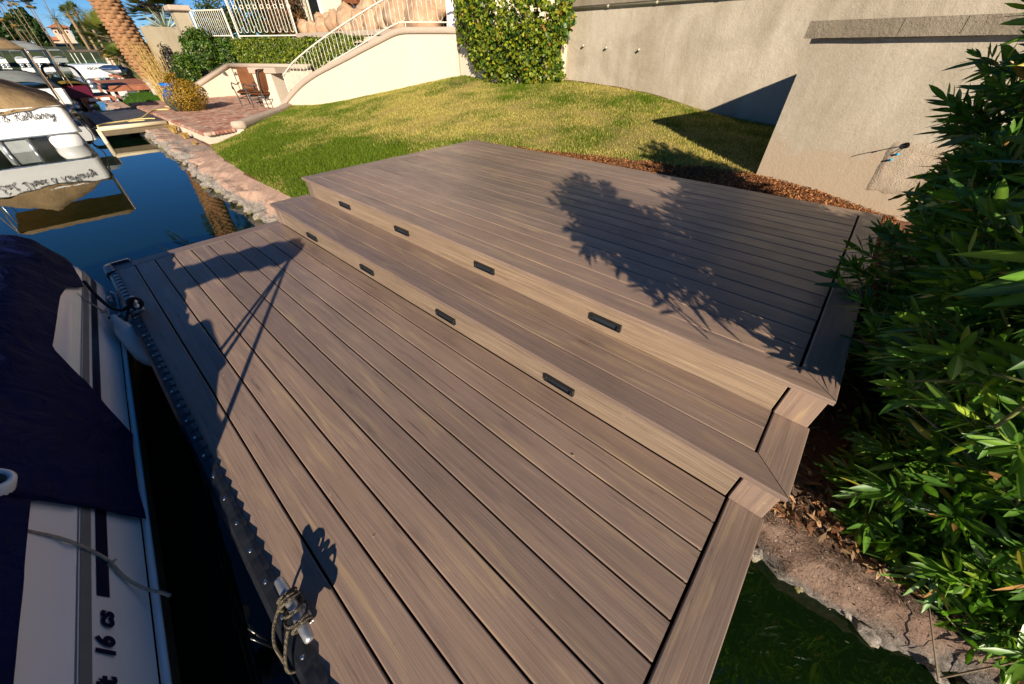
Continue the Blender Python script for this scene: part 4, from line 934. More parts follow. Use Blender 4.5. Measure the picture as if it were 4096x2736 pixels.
# boulders, ledge, house, fence
lg = empty('planter_ledge', (-12, 8.7, 1.8), 'pale stucco ledge wall below the boulders beside the stairs', 'wall')
LA = Vector((-16.6, 6.95, 0)); LB = Vector((-14.35, 8.58, 0)); LC = Vector((-8.6, 9.15, 0))
def seg_box(b, A, B, off0, off1, z0, z1):
    d = (B-A).normalized(); nn = Vector((d.y, -d.x, 0)); b.prism([A+nn*off0+Vector((0, 0, z0)), B+nn*off0+Vector((0, 0, z0)), B+nn*off1+Vector((0, 0, z0)), A+nn*off1+Vector((0, 0, z0))], (0, 0, z1-z0)); return b
seg_box(MB(), LA, LB, -.12, .12, .9, 1.84).obj('ledge', M_CREAM, lg); seg_box(MB(), LB, LC, -.10, .14, .9, 1.84).obj('ledge', M_CREAM, lg); seg_box(MB(), LB, LC, -.14, .20, 1.842, 1.98).obj('coping', M_CAP, lg)
tag(MB().prism([(-16.6, 7.1, 1.2), (-14.4, 8.7, 1.2), (-8.6, 9.28, 1.2), (-4.4, 8.6, 1.2), (-1.3, 8.8, 1.2), (2, 14, 1.2), (-18, 14, 1.2)], (0, 0, .66)).obj('upper_terrace', M_CAP), kind='structure')
def granite():
    m, t, b = new_mat('pink_granite'); v = coords(t, rnd=4.0); n = tnoise(t, v, 3, 6, .65, .6); n2 = tnoise(t, v, 60, 3)
    r = ramp(t, [(.25, (.30, .15, .08)), (.5, (.46, .29, .17)), (.75, (.58, .45, .32))]); t.links.new(n.outputs[0], r.inputs[0]); r2b = ramp(t, [(.3, (.75,)*3), (.7, (1.12,)*3)]); t.links.new(n2.outputs[0], r2b.inputs[0])
    c = mix(t, r.outputs[0], r2b.outputs[0], 1, 'MULTIPLY'); t.links.new(c, b.inputs['Base Color']); b.inputs['Roughness'].default_value = .85; bump(t, b, n.outputs[0], .5, .06); return m
M_GRANITE = granite()
BL = [(-14.55, 8.95, 2.10, .30, 'leftmost small'), (-13.95, 9.35, 2.42, .20, 'small upright'), (-13.92, 8.98, 2.12, .29, 'second from the left'), (-13.2, 9.05, 2.10, .32, 'dark creviced'), (-13.5, 9.45, 2.33, .26, 'flat grey'), (-12.4, 9.15, 2.22, .36, 'tall rounded'), (-11.6, 9.25, 2.26, .44, 'wide pale'), (-11.1, 9.9, 2.45, .45, 'smooth grey'), (-10.75, 9.3, 2.18, .38, 'reddish'), (-10.15, 9.4, 2.22, .42, 'mid row orange'), (-9.9, 9.85, 2.45, .44, 'yellowish back'), (-9.45, 9.45, 2.20, .36, 'low sand coloured'), (-8.75, 9.55, 2.25, .52, 'broad front'), (-8.6, 10.1, 2.66, .60, 'tallest back'), (-7.75, 9.65, 2.18, .56, 'large rust coloured'), (-7.75, 10.1, 2.58, .55, 'rightmost back')]
for i, (x, y, z, r, nm) in enumerate(BL):
    Vb, Fb = blob(i*1.7+2, 3, .17, 1.3, r*1.12, r*.85, r*1.02); o = mesh_obj('boulder', [(vx+x, vy+y, vz+z) for vx, vy, vz in Vb], Fb, M_GRANITE, None, True, (x, y, z))
    tag(o, '%s boulder in the rock row behind the stair railing' % nm, 'boulder', 'boulders above the stairs')
hs = empty('villa', (-8, 11, 1.8), 'cream stucco villa with dark glass doors behind the boulders', 'house')
seg_box(MB(), Vector((-17.0, 10.0, 0)), Vector((-3, 11.5, 0)), 0, -.3, 1.8, 5.5).obj('wall', M_CREAM2, hs)
M_GLASSD = simple('dark_glass', (.012, .016, .018), .08, spec=.6)
for (xa_, xb_, za, zb_) in ((-8.12, -7.88, 2.0, 4.2), (-15.95, -15.3, 2.3, 4.5)):
    f = lambda x: 10.0+(x+17)/14*1.5
    MB().prism([(xa_-.07, f(xa_)-.06, za), (xb_+.07, f(xb_)-.06, za), (xb_+.07, f(xb_)-.005, za), (xa_-.07, f(xa_)-.005, za)], (0, 0, zb_-za)).obj('door_frame', M_WHITE2, hs)
    MB().prism([(xa_, f(xa_)-.075, za+.06), (xb_, f(xb_)-.075, za+.06), (xb_, f(xb_)-.0605, za+.06), (xa_, f(xa_)-.0605, za+.06)], (0, 0, zb_-za-.12)).obj('door_pane', M_GLASSD, hs)
MB().bbox(-7.62, 10.55, 1.86, -7.36, 10.8, 5, .02).obj('column', M_WHITE2, hs); MB().bbox(-6.0, 9.2, 1.86, -5.75, 9.45, 5, .02).obj('column', M_WHITE2, hs)
um = empty('closed_umbrella', (-12.3, 9.95, 1.86), 'closed brown patio umbrella hanging in front of the villa', 'umbrella')
ub = MB(); pr = []
nn = 40
for z, r, am in ((2.78, .30, .06), (2.86, .29, .05), (3.1, .25, .03), (3.6, .17, .02), (4.4, .05, .0)):
    pr.append([( -12.3+(r+am*math.sin(k*1.9)+am*.6*math.sin(k*.95+1))*math.cos(2*math.pi*k/nn), 9.95+(r+am*math.sin(k*1.9))*math.sin(2*math.pi*k/nn), z+ (.03*math.sin(k*1.3) if z < 2.8 else 0)) for k in range(nn)])
ub.add([p for ring in pr for p in ring], [(i*nn+k, i*nn+(k+1) % nn, (i+1)*nn+(k+1) % nn, (i+1)*nn+k) for i in range(4) for k in range(nn)]); ub.obj('canopy', M_BROWNC, um, True); MB().tube([(-12.3, 9.95, 1.86), (-12.3, 9.95, 4.4)], .022, 8).obj('pole', M_IRON, um, True)
# tall ornamental fence with rings
def fence(A, B, z0, z1, n, ring, label, name='ornamental_fence', u=True):
    t = empty(name, A, label, 'fence'); A = Vector(A); B = Vector(B); d = (B-A); L = d.length; d.normalize()
    g = lambda s, z: A+d*s+Vector((0, 0, z-A.z))
    MB().tube([g(0, z0), g(L, z0)], .022, 6).obj('bottom_rail', M_IVORY, t); MB().tube([g(0, z1), g(L, z1)], .022, 6).obj('top_rail', M_IVORY, t)
    for s in (0, L): MB().tube([g(s, z0-.12), g(s, z1+.05)], .03, 6).obj('post', M_IVORY, t)
    p = L/n
    for i in range(n):
        s0 = (i+.25)*p; s1 = (i+.75)*p; r = p*.25; b = MB()
        if u: b.tube([g(s0, z1)]+[g(s0, z0+.10+r)]+[g((s0+s1)/2-r*math.cos(a), z0+.10+r-r*math.sin(a)) for a in [math.pi*k/8 for k in range(1, 8)]]+[g(s1, z0+.10+r), g(s1, z1)], .011, 6)
        else: b.tube([g(s0, z0), g(s0, z1)], .010, 6).tube([g(s1, z0), g(s1, z1)], .010, 6)
        if ring: b.tube([g(s1+p*.25+r*.8*math.cos(2*math.pi*k/14), ring+r*.8*math.sin(2*math.pi*k/14)) for k in range(15)], .010, 6)
        b.obj('baluster', M_IVORY, t, True)
fence((-16.45, 7.0, 1.93), (-14.45, 8.50, 1.93), 1.93, 4.4, 9, 2.78, 'tall ivory iron fence with rings standing above the clipped hedge')
fence((-18.0, 6.05, 1.95), (-16.75, 6.85, 1.95), 1.95, 2.72, 8, None, 'short ivory picket fence between the garden pier and the tall fence', 'picket_fence', False)
pr_ = empty('garden_pier', (-18.3, 5.75, .5), 'sand coloured stucco pier with flat cap beside the short fence', 'pier')
MB().bbox(-18.6, 5.50, .2, -18.05, 6.0, 2.70, .01).obj('shaft', M_SHADEWALL, pr_); MB().bbox(-18.72, 5.38, 2.701, -17.93, 6.12, 2.87, .03).obj('cap', M_CAP, pr_)
tag(MB().bbox(-20.2, 4.55, -.1, -19.9, 6.3, 2.28, .01).obj('side_wall', M_SHADEWALL), 'sand coloured garden wall dappled with palm shadow behind the palm trunk', 'wall')
# ------------------------------------------------------------------ vegetation
def nrmz(a): return a/np.maximum(np.linalg.norm(a, axis=1, keepdims=True), 1e-9)
_rows = [(.20, .34), (.45, .50), (.70, .42), (.88, .20)]
LEAF_T = np.array([[0, 0, 0]]+[p for t_, w_ in _rows for p in ([t_, -w_, .02], [t_, 0, -.10*w_*2], [t_, w_, .02])]+[[1, 0, 0]])
LEAF_F = np.array([[0, 1, 2], [0, 2, 3]]+[f for r in range(3) for f in ([1+3*r, 4+3*r, 5+3*r], [1+3*r, 5+3*r, 2+3*r], [2+3*r, 5+3*r, 6+3*r], [2+3*r, 6+3*r, 3+3*r])]+[[10, 13, 11], [11, 13, 12]])
LEAF_RIB = np.array([1.5 if abs(p[1]) < 1e-6 else .92 for p in LEAF_T])
OVAL_T = np.array([[0, 0, 0], [.5, -.5, .08], [1, 0, -.04], [.5, .5, .08]]); OVAL_F = np.array([[0, 1, 2], [0, 2, 3]])
def leaf_mesh(P, A, N, L, W, col, T=LEAF_T, F=LEAF_F, curl=None):
    """P base points, A axis (unit), N normal-ish, L,W sizes, col per leaf"""
    A = nrmz(A); S = nrmz(np.cross(N, A)); N2 = np.cross(A, S); n = len(P); k = len(T)
    V = P[:, None, :] + A[:, None, :]*(T[None, :, 0:1]*L[:, None, None]) + S[:, None, :]*(T[None, :, 1:2]*W[:, None, None]) + N2[:, None, :]*(T[None, :, 2:3]*W[:, None, None])
    if curl is not None: V[:, :, 2] -= (T[None, :, 0]**2)*(curl*L)[:, None]
    Fa = (F[None]+(np.arange(n)*k)[:, None, None]).reshape(-1, 3)
    C3_ = np.repeat(col, k, 0)
    if k == len(LEAF_T): C3_ = C3_*np.tile(LEAF_RIB, n)[:, None]
    return V.reshape(-1, 3), Fa, C3_
M_OLE = tint_mat('oleander_leaf', .36, .5, .30, .18, 40)
M_LEAF = tint_mat('creeper_leaf', .42, .4, .25, .2, 30)
M_STEM = simple('grey_brown_stem', (.16, .12, .075), .9, var=.3, scale=20)
def ole_cols(n):
    base = np.array([[.048, .112, .016], [.075, .165, .020], [.12, .22, .026], [.20, .27, .03]])[RNG.choice(4, n, p=[.40, .40, .16, .04])]
    q = RNG.random(n)[:, None]; base = np.where(q < .018, np.array([.36, .30, .04]), np.where(q < .03, np.array([.26, .14, .05]), base)); return base*RNG.uniform(.75, 1.25, (n, 1))
OLE_ME = []
def single_leaf_mesh(T, F, mat, col):
    me = bpy.data.meshes.new('leaf'); me.from_pydata(T.tolist(), [], F.tolist()); me.materials.append(mat)
    a = me.color_attributes.new('tint', 'FLOAT_COLOR', 'POINT'); c = np.ones((len(T), 4), dtype=np.float32); c[:, :3] = np.array(col)[None]*(LEAF_RIB[:, None] if len(T) == len(LEAF_RIB) else 1); a.data.foreach_set('color', c.ravel()); return me
for c in ((.055, .12, .016), (.080, .17, .020), (.12, .22, .026), (.19, .27, .03), (.065, .145, .018)): OLE_ME.append(single_leaf_mesh(LEAF_T, LEAF_F, M_OLE, c))
def oleander(label, base, ells, nshoots, nsingle, keep=None, seed=1, low=-.3, sr=1.0):
    rng = np.random.default_rng(seed); root = empty('oleander_shrub', base, label, 'shrub', 'oleanders along the bank')
    Ps, As, Ns, Ls = [], [], [], []; stems = MB(); stem_n = 0; tw = MB()
    vol = np.array([e[3]*e[4]*e[5] for e in ells]); vol = vol**.7; vol = vol/vol.sum()
    for i in range(nshoots):
        e = ells[rng.choice(len(ells), p=vol)]; d = rng.normal(0, 1, 3); d /= np.linalg.norm(d)
        rr = rng.uniform(.62, 1.06); p = np.array(e[:3])+d*np.array(e[3:])*rr
        if p[2] < low or (keep and not keep(p)): continue
        ax = d*np.array([1, 1, .6])+np.array([0, 0, rng.uniform(.25, .9)])+rng.normal(0, .35, 3); ax /= np.linalg.norm(ax)
        nw = rng.integers(5, 10); ln = rng.uniform(.14, .30)
        b0 = p-ax*ln
        a1 = np.cross(ax, [0.3, .2, 1.]); a1 /= np.linalg.norm(a1); a2 = np.cross(ax, a1); ph = rng.uniform(0, 6.28)
        for k in range(nw):
            q = b0+ax*ln*(k/(nw-1))**.8; tq = k/(nw-1); spread = 1.05-.75*tq**2
            for j in range(3):
                an = ph+k*1.05+j*2.094+rng.normal(0, .2); rad = a1*math.cos(an)+a2*math.sin(an)
                la = rad*math.sin(spread)+ax*math.cos(spread)+rng.normal(0, .10, 3); Ps.append(q); As.append(la); Ns.append(ax*.8+rng.normal(0, .25, 3)-rad*.25); Ls.append(rng.uniform(.07, .15)*(.55 if k == nw-1 else 1)*(1.0-.15*(k < 1)))
        tw.tube([b0-ax*.10-np.array([0, 0, .03]), b0, p], [.0045, .004, .0022], 5, False)
        if rng.random() < .16:
            bx = np.array(base)+np.array([rng.uniform(-.35, .35), rng.uniform(-.35, .35), 0]); bx[2] = float(hgt(np.array([bx[0]]), np.array([bx[1]]))[0])-.05
            mid = (bx*.5+b0*.5)+np.array([rng.normal(0, .06), rng.normal(0, .06), .15])
            if min((Vector(bx)-CAM).length, (Vector(mid)-CAM).length, (Vector(b0)-CAM).length) < 1.95: continue
            stems.tube(smooth_path([bx, mid, b0-ax*.1], 4), [(.009-.0007*k)*sr for k in range(9)], 6, False); stem_n += 1
    Ps, As, Ns, Ls = map(np.array, (Ps, As, Ns, Ls)); n = len(Ps); Ws = Ls*rng.uniform(.165, .225, n); col = ole_cols(n)
    # nearest leaves become single parts
    C3 = np.array(CAM); dist = np.linalg.norm(Ps-C3, axis=1); rel = Ps-C3; dep = rel@np.array(fw); xr = (rel@np.array(r2))/np.maximum(dep, .01)*1403; yu = (rel@np.array(u2))/np.maximum(dep, .01)*1403
    vis = (dep > .2) & (np.abs(xr) < 2048) & (np.abs(yu) < 1368); order = np.argsort(np.where(vis, dist, 99)); single = order[:nsingle] if nsingle else order[:0]
    for i in single:
        A = As[i]/np.linalg.norm(As[i]); S = np.cross(Ns[i], A); S /= np.linalg.norm(S); N2 = np.cross(A, S)
        me = OLE_ME[rng.integers(0, 5)]; o = inst('leaf', me, Ps[i], root)
        o.rotation_euler = Matrix((Vector(A), Vector(S), Vector(N2))).transposed().to_euler(); o.scale = (Ls[i], Ws[i], Ws[i])
    m = np.ones(n, bool); m[single] = False
    curl = rng.uniform(-.05, .28, n)
    V, F, c = leaf_mesh(Ps[m], As[m], Ns[m], Ls[m], Ws[m], col[m], curl=curl[m])
    tag(np_mesh('foliage', V, F, M_OLE, root, c, False, base), kind='stuff')
    tag(stems.obj('stem', M_STEM, root, True), kind='stuff')
    tag(tw.obj('twig', simple('green_twig', (.12, .13, .03), .7, var=.3), root, True), kind='stuff')
    return root
def ray_ok(p):   # keep the deck corner, the lit soil patch and the steps clear
    if p[0] < 4.62: return False
    if p[2] < .34 and p[0] < 5.06+.0 and p[1] < 2.6: return False
    if p[0] < 4.80 and p[2] < .50: return False
    rel = Vector(p)-CAM; dp_ = rel.dot(fw)
    if dp_ > 0 and rel.length < 1.55 and abs(rel.dot(r2)/dp_) < 1.56 and abs(rel.dot(u2)/dp_) < 1.05: return False
    return True
oleander('big oleander shrub rising in front of the tan side wall', (5.75, 3.1, .0), [(5.68, 2.75, .48, .98, .75, .98), (5.75, 3.75, .12, .85, .65, .70), (5.14, 3.15, 1.28, .45, .45, .74), (5.20, 2.4, .98, .40, .62, .42), (5.22, 2.7, 1.0, .42, .5, .42), (5.2, 2.2, .8, .38, .5, .42)], 1950, 60, ray_ok, 3, -.1)
oleander('oleander shrub overhanging the right edge of the deck steps', (5.75, 2.1, -.1), [(5.70, 2.05, .36, .75, .50, .80), (5.08, 1.30, 1.45, .40, .40, .52), (5.22, 1.92, .92, .40, .42, .45), (5.9, 2.1, .75, .5, .4, .6)], 1100, 110, ray_ok, 5, -.25)
oleander('low oleander sprouts leaning over the green water at the rocky bank', (5.9, 1.85, -.2), [(5.75, 1.80, -.02, .50, .26, .30), (6.15, 1.75, .02, .45, .3, .38), (5.45, 1.95, -.05, .36, .20, .24)], 330, 130, lambda p: p[0] > 5.02 and p[2] > -.34, 9, -.34, .4)

# creeper on the cream wall
def leafy(name_part, root, fn, n, size, pal, probs, out, seed, mat=None, T=OVAL_T, F=OVAL_F, asp=.75):
    """fn(rng,n)-> points, outward normals"""
    rng = np.random.default_rng(seed); P, N = fn(rng, n); n = len(P)
    A = np.cross(N, rng.normal(0, 1, (n, 3)))+rng.normal(0, .3, (n, 3)); A[:, 2] -= .35; Nn = N+rng.normal(0, .55, (n, 3)); L = rng.uniform(size[0], size[1], n)
    col = np.array(pal)[rng.choice(len(pal), n, p=probs)]*rng.uniform(.65, 1.3, (n, 1))
    V, Fa, c = leaf_mesh(P, A, Nn, L, L*asp, col, T, F)
    return tag(np_mesh(name_part, V, Fa, mat or M_LEAF, root, c, False, tuple(wl(root))), kind='stuff')
iv = empty('wall_creeper', (-2.6, 8.1, .8), 'glossy yellow green creeper cascading down the cream wall', 'creeper')
def ivy_fn(rng, n):
    m = 330; z = rng.uniform(.86, 3.3, m); lo_ = np.interp(z, [.8, .95, 1.25, 1.6, 2.2, 3.4], [-3.3, -3.55, -3.82, -4.02, -4.25, -4.40]); hi = np.interp(z, [.8, .95, 1.07, 1.3, 1.66, 1.96, 2.4, 3.4], [-1.35, -1.1, -1.15, -1.08, -1.02, -.90, -.8, -.7])
    u = rng.random(m); x = lo_+(hi-lo_)*u; edge = np.minimum(1, np.minimum(u, 1-u)*6)
    gap = (z < 1.02) & (np.abs(x+2.75) < .55) & (rng.random(m) < .8); x, z, edge = x[~gap], z[~gap], edge[~gap]; m = len(x)
    y = 8.20-(.05+.40*np.clip((z-.8)/.9, 0, 1)*rng.uniform(.3, 1.0, m))*(.3+.7*edge); cen = np.stack([x, y, z], 1); rad = rng.uniform(.08, .20, m)
    k = rng.integers(0, m, n); off = nrmz(rng.normal(0, 1, (n, 3)))*rng.uniform(.4, 1.05, (n, 1)); off[:, 2] = off[:, 2]*1.2-.25*rng.random(n); P = cen[k]+off*rad[k][:, None]; P[:, 1] = np.minimum(P[:, 1], 8.235)
    # hanging strands
    q = n//9; sx = rng.choice(np.linspace(-4.15, -1.0, 34), q); sz = rng.random(q); bot = .88+.5*vnoise(sx, sx*0, 7, 3)+np.abs(sx+2.5)*.18; P[:q, 0] = sx+rng.normal(0, .02, q); P[:q, 1] = 8.05-.12*vnoise(sx, sx*0, 5, 8)+rng.normal(0, .03, q); P[:q, 2] = bot+sz*.6
    N = off*.8+np.array([0, -.8, .45]); return P, nrmz(N)
lo_n = 0
leafy('foliage', iv, ivy_fn, 24000, (.05, .10), [(.045, .10, .008), (.13, .18, .012), (.26, .28, .016), (.34, .17, .03), (.02, .05, .008)], [.24, .34, .30, .03, .09], 1, 11)
ivs = MB()
for i in range(26):
    x = random.uniform(-4.2, -1.2); z0 = random.uniform(1.5, 3); ivs.tube(smooth_path([(x, 8.2, z0+.6), (x+random.uniform(-.2, .2), 8.0, z0), (x+random.uniform(-.3, .3), 7.95, z0-.5)], 4), .006, 5, False)
ivs.obj('vine_stem', M_STEM, iv, True)
# clipped hedge and bush behind the low wall
hd = empty('clipped_hedge', (-13.5, 7.6, .9), 'clipped yellow green hedge between the low wall and the iron fence', 'hedge')
def hedge_fn(A, B, z0, z1, th):
    def fn(rng, n):
        u = rng.random(n); A_, B_ = np.array(A), np.array(B); d = B_-A_; L = np.hypot(*d); d = d/L; nn = np.array([d[1], -d[0]])
        top = rng.random(n) < .3; v = np.where(top, 1, rng.random(n)); w_ = np.where(top, rng.uniform(-.5, .5, n), .5)*th
        lump = (vnoise(u*L, v*2, 2.5, 7)-.5)*.16+(vnoise(u*L, v*2, 9, 3)-.5)*.10
        x = A_[0]+d[0]*u*L+nn[0]*(w_+lump-rng.random(n)*.10); y = A_[1]+d[1]*u*L+nn[1]*(w_+lump-rng.random(n)*.10); z = z0+(z1-z0)*v+np.where(top, lump+rng.uniform(-.05, .06, n), 0)
        N = np.stack([np.where(top, 0, nn[0]), np.where(top, 0, nn[1]), np.where(top, 1., .35)], 1); return np.stack([x, y, z], 1), nrmz(N)
    return fn
leafy('foliage', hd, hedge_fn((-16.3, 6.75), (-9.6, 8.4), .95, 1.78, .5), 15000, (.05, .10), [(.07, .12, .010), (.15, .19, .015), (.24, .25, .02), (.03, .06, .008)], [.3, .35, .2, .15], 1, 13)
MB().prism([(-16.4, 7.0, .6), (-9.5, 8.65, .6), (-9.6, 8.45, .6), (-16.3, 6.75, .6)], (0, 0, 1.05)).obj('core', simple('hedge_core', (.03, .045, .008), .9), hd)
def bush(name, label, c, r, n, size, pal, probs, seed, group=None, cat='shrub', asp=.6):
    root = empty(name, (c[0], c[1], c[2]-r[2]), label, cat, group)
    def fn(rng, n):
        d = rng.normal(0, 1, (n, 3)); d = nrmz(d); d[:, 2] = np.where(d[:, 2] < -.6, -d[:, 2], d[:, 2]); k = .62+.38*rng.random((n, 1))**.5
        lump = (.72+.5*vnoise(np.arctan2(d[:, 1], d[:, 0])*2, d[:, 2]*2.5, 1.6, seed))[:, None]
        return np.array(c)+d*np.array(r)*k*lump, d
    leafy('foliage', root, fn, n, size, pal, probs, 1, seed, asp=asp)
    b = MB()
    rg = random.Random(seed)
    for i in range(7): b.tube(smooth_path([(c[0]+rg.uniform(-.1, .1), c[1]+rg.uniform(-.1, .1), c[2]-r[2]), (c[0]+rg.uniform(-.3, .3)*r[0], c[1]+rg.uniform(-.3, .3)*r[1], c[2]-.2*r[2]), (c[0]+rg.uniform(-.7, .7)*r[0], c[1]+rg.uniform(-.7, .7)*r[1], c[2]+.5*r[2])], 4), .012*max(1, r[2]), 5, False)
    b.obj('branches', M_STEM, root, True); return root
G1 = [(.04, .10, .010), (.08, .15, .012), (.02, .05, .008), (.16, .19, .02)]
bush('dense_bush', 'dense dark green bush left of the clipped hedge behind the patio', (-17.6, 5.75, 1.35), (.75, .75, .85), 5200, (.06, .12), G1, [.35, .3, .25, .1], 17)
bush('dense_bush', 'bright green low bush beside the sloping patio wall', (-17.5, 4.95, .75), (.5, .5, .65), 2600, (.06, .11), G1, [.3, .45, .1, .15], 19)
bush('bare_shrub', 'dark leafless purple shrub in front of the shaded garden wall', (-18.6, 4.75, .95), (.55, .35, .75), 1500, (.05, .10), [(.03, .028, .026), (.09, .07, .06), (.02, .03, .012)], [.5, .3, .2], 23)
bush('dense_bush', 'dark shady shrubs behind the tall ivory fence', (-18.3, 9.2, 2.6), (1.5, 1.5, 1.9), 5200, (.10, .20), [(.02, .05, .010), (.04, .08, .012), (.10, .06, .02)], [.5, .3, .2], 31)
bush('dense_bush', 'brown dry palm skirt and shrubs seen through the middle of the tall fence', (-16.6, 9.1, 2.5), (.9, .9, 1.9), 3600, (.14, .34), [(.20, .09, .03), (.10, .05, .02), (.04, .06, .012)], [.4, .35, .25], 37, asp=.2)
bush('dense_bush', 'grey green shrubs behind the short picket fence', (-20.4, 7.7, 1.7), (1.2, 1.3, 1.5), 4200, (.08, .18), [(.05, .08, .03), (.10, .12, .03), (.03, .05, .015)], [.4, .3, .3], 43)
bush('dense_bush', 'small green bush in the gap left of the clipped hedge', (-17.2, 6.55, 1.2), (.65, .55, .7), 2600, (.06, .12), G1, [.35, .35, .2, .1], 47)
# trailing golden shrub in the urn
def gold_fn(rng, n):
    d = nrmz(rng.normal(0, 1, (n, 3))); k = rng.random((n, 1))**.4; P = np.array([-12.36, 3.50, .40])+d*np.array([.60, .58, .46])*k; P[:, 2] = np.maximum(P[:, 2], .02)
    m = n//6; q = rng.random(m); up_ = np.stack([-12.55+.20*(q-.5)+rng.normal(0, .06, m), 3.26+.1*q+rng.normal(0, .06, m), .68+.28*q], 1); P[:m] = up_; return P, d
leafy('trailing_shrub', pot, gold_fn, 9500, (.03, .065), [(.30, .17, .012), (.42, .25, .02), (.16, .10, .012), (.10, .11, .012)], [.4, .3, .2, .1], 1, 29, asp=.5)
rd = empty('dry_reeds', (-17.2, 3.7, 0), 'dry golden reeds leaning against the palm trunk', 'grass')
b = MB(); rg = random.Random(4)
for i in range(110):
    x = -16.2+rg.uniform(-.5, .5); y = 3.75+rg.uniform(-.3, .3); h = rg.uniform(.6, 1.9); lx = rg.uniform(-.6, .1); ly = rg.uniform(-.55, .25)
    b.tube(smooth_path([(x, y, 0), (x+lx*.4, y+ly*.35, h*.6), (x+lx, y+ly, h)], 3), [.010, .009, .008, .007, .006, .005, .003], 4, False)
b.obj('cane', simple('dry_cane', (.46, .31, .09), .8, var=.4, scale=3), rd)
# tufts of dry grass at the foot of the patio
for i, (x, y, z, s, nm) in enumerate(((-9.9, 2.38, -.24, .20, 'large straw coloured grass tuft beside the jetty'), (-8.7, 2.36, -.24, .13, 'small straw coloured grass tuft below the patio bricks'), (-7.75, 2.32, -.27, .07, 'tiny brown grass tuft near the patio corner'))):
    b = MB(); rg = random.Random(i)
    for k in range(130): a = rg.uniform(0, 6.28); r = rg.uniform(.2, 1)*s; b.tube([(x+math.cos(a)*r*.4, y+math.sin(a)*r*.3, z), (x+math.cos(a)*r*.8, y+math.sin(a)*r*.6, z+s*rg.uniform(.6, 1)), (x+math.cos(a)*r*1.3, y+math.sin(a)*r, z+s*rg.uniform(.5, 1.1))], [.004, .003, .001], 3, False)
    tag(b.obj('grass_tuft', simple('straw', (.42, .27, .07), .9, var=.35, scale=30)), nm, 'grass')

# ------------------------------------------------------------------ palms
M_TRUNK = tint_mat('palm_trunk', .95, .1, 0, .35, 8)
M_FROND = tint_mat('palm_frond', .5, .35, .15, .15, 10)
def frond(rng, base, az, elev, L, droop, nl, ll, lw, col):
    """pinnate frond: returns leaflets arrays and rachis path"""
    pts = []; d = np.array([math.cos(az)*math.cos(elev), math.sin(az)*math.cos(elev), math.sin(elev)]); p = np.array(base, float); n = 14
    for i in range(n+1):
        pts.append(p.copy()); d = d+np.array([0, 0, -droop/n]); d /= np.linalg.norm(d); p = p+d*L/n
    pts = np.array(pts); P, A, N = [], [], []
    for k in range(nl):
        t = .12+.88*k/nl; i = min(int(t*n), n-1); q = pts[i]+(pts[i+1]-pts[i])*(t*n-i); tg = pts[i+1]-pts[i]; tg /= np.linalg.norm(tg)
        sd = np.cross(tg, [0, 0, 1.]); sd /= np.linalg.norm(sd)+1e-9; upv_ = np.cross(sd, tg)
        for s in (-1, 1): P.append(q); A.append(sd*s*.75+tg*.6+upv_*.25+rng.normal(0, .06, 3)); N.append(upv_)
    n_ = len(P); tt = np.repeat(np.linspace(.12, 1, nl), 2); L_ = ll*np.sin(np.clip(tt, .1, 1)*2.6+.25)*rng.uniform(.85, 1.1, n_)
    return np.array(P), np.array(A), np.array(N), np.maximum(L_, ll*.25), np.full(n_, lw), np.tile(col, (n_, 1))*rng.uniform(.75, 1.25, (n_, 1)), pts
def date_palm(root, x, y, zb, zt, r0, r1, nf, fl, seed, lean=(0, 0), detail=(40, 150), nl=34, elmin=-.5, trunkcol=((.27, .145, .072), (.44, .40, .34))):
    rng = np.random.default_rng(seed); nu, nv = detail; V = []; c = []
    for j in range(nv):
        t = j/(nv-1); z = zb+(zt-zb)*t; r = r0+(r1-r0)*min(1, max(0, (z-zb-.35)/.9)); r *= 1+.12*max(0, t-.9)*10
        for i in range(nu):
            th = 2*math.pi*i/nu; row = (z)/.115; ph = th*9/ (2*math.pi) + (.5 if int(math.floor(row)) % 2 else 0); fr_ = row-math.floor(row); cx_ = abs((ph % 1)-.5)*2
            sc = max(0, 1-cx_**2*.9)*(1-fr_)**.6
            bp_ = .135*sc+.02*noise.noise((th*3, z*3, seed)); lowf = min(1, max(.15, (z-zb-.3)/.9)); rr = r+bp_*lowf*(r1/.45)
            V.append((x+lean[0]*t+rr*math.cos(th), y+lean[1]*t+rr*math.sin(th), z)); k = 1-min(1, max(0, (z-zb-.55)/.25)); c.append(np.array(trunkcol[0])*(1-k)+np.array(trunkcol[1])*k)
    idx = np.arange(nu*nv).reshape(nv, nu); F = np.stack([idx[:-1], np.roll(idx[:-1], -1, 1), np.roll(idx[1:], -1, 1), idx[1:]], -1).reshape(-1, 4)
    np_mesh('trunk', np.array(V), F, M_TRUNK, root, np.array(c), True, tuple(wl(root)))
    parts = []; rach = MB()
    for k in range(nf):
        el = rng.uniform(elmin, 1.35); az = k*2.39996+rng.normal(0, .15); col = (.06, .10, .02) if el > -.1 else (.22, .14, .04)
        f = frond(rng, (x+lean[0], y+lean[1], zt-.05+rng.uniform(-.15, .15)), az, el, fl*rng.uniform(.85, 1.1), 1.5-.4*el, nl, fl*.20, .035*fl/2.6, np.array(col)); parts.append(f)
        rach.tube([Vector(p) for p in f[6][::2]], [.03, .026, .02, .016, .012, .009, .006, .004], 4, False)
    P, A, N, L, W, C_ = [np.concatenate([f[i] for f in parts]) for i in range(6)]
    V, F, cc = leaf_mesh(P, A, N, L, W, C_, OVAL_T, OVAL_F); tag(np_mesh('crown', V, F, M_FROND, root, cc, False, tuple(wl(root))), kind='stuff')
    rach.obj('frond_stalk', simple('frond_stalk', (.16, .16, .05), .6), root, True)
dp = empty('date_palm', (-20.4, 4.16, -.1), 'stout date palm with orange scaly trunk and pale bare base beside the patio', 'palm tree')
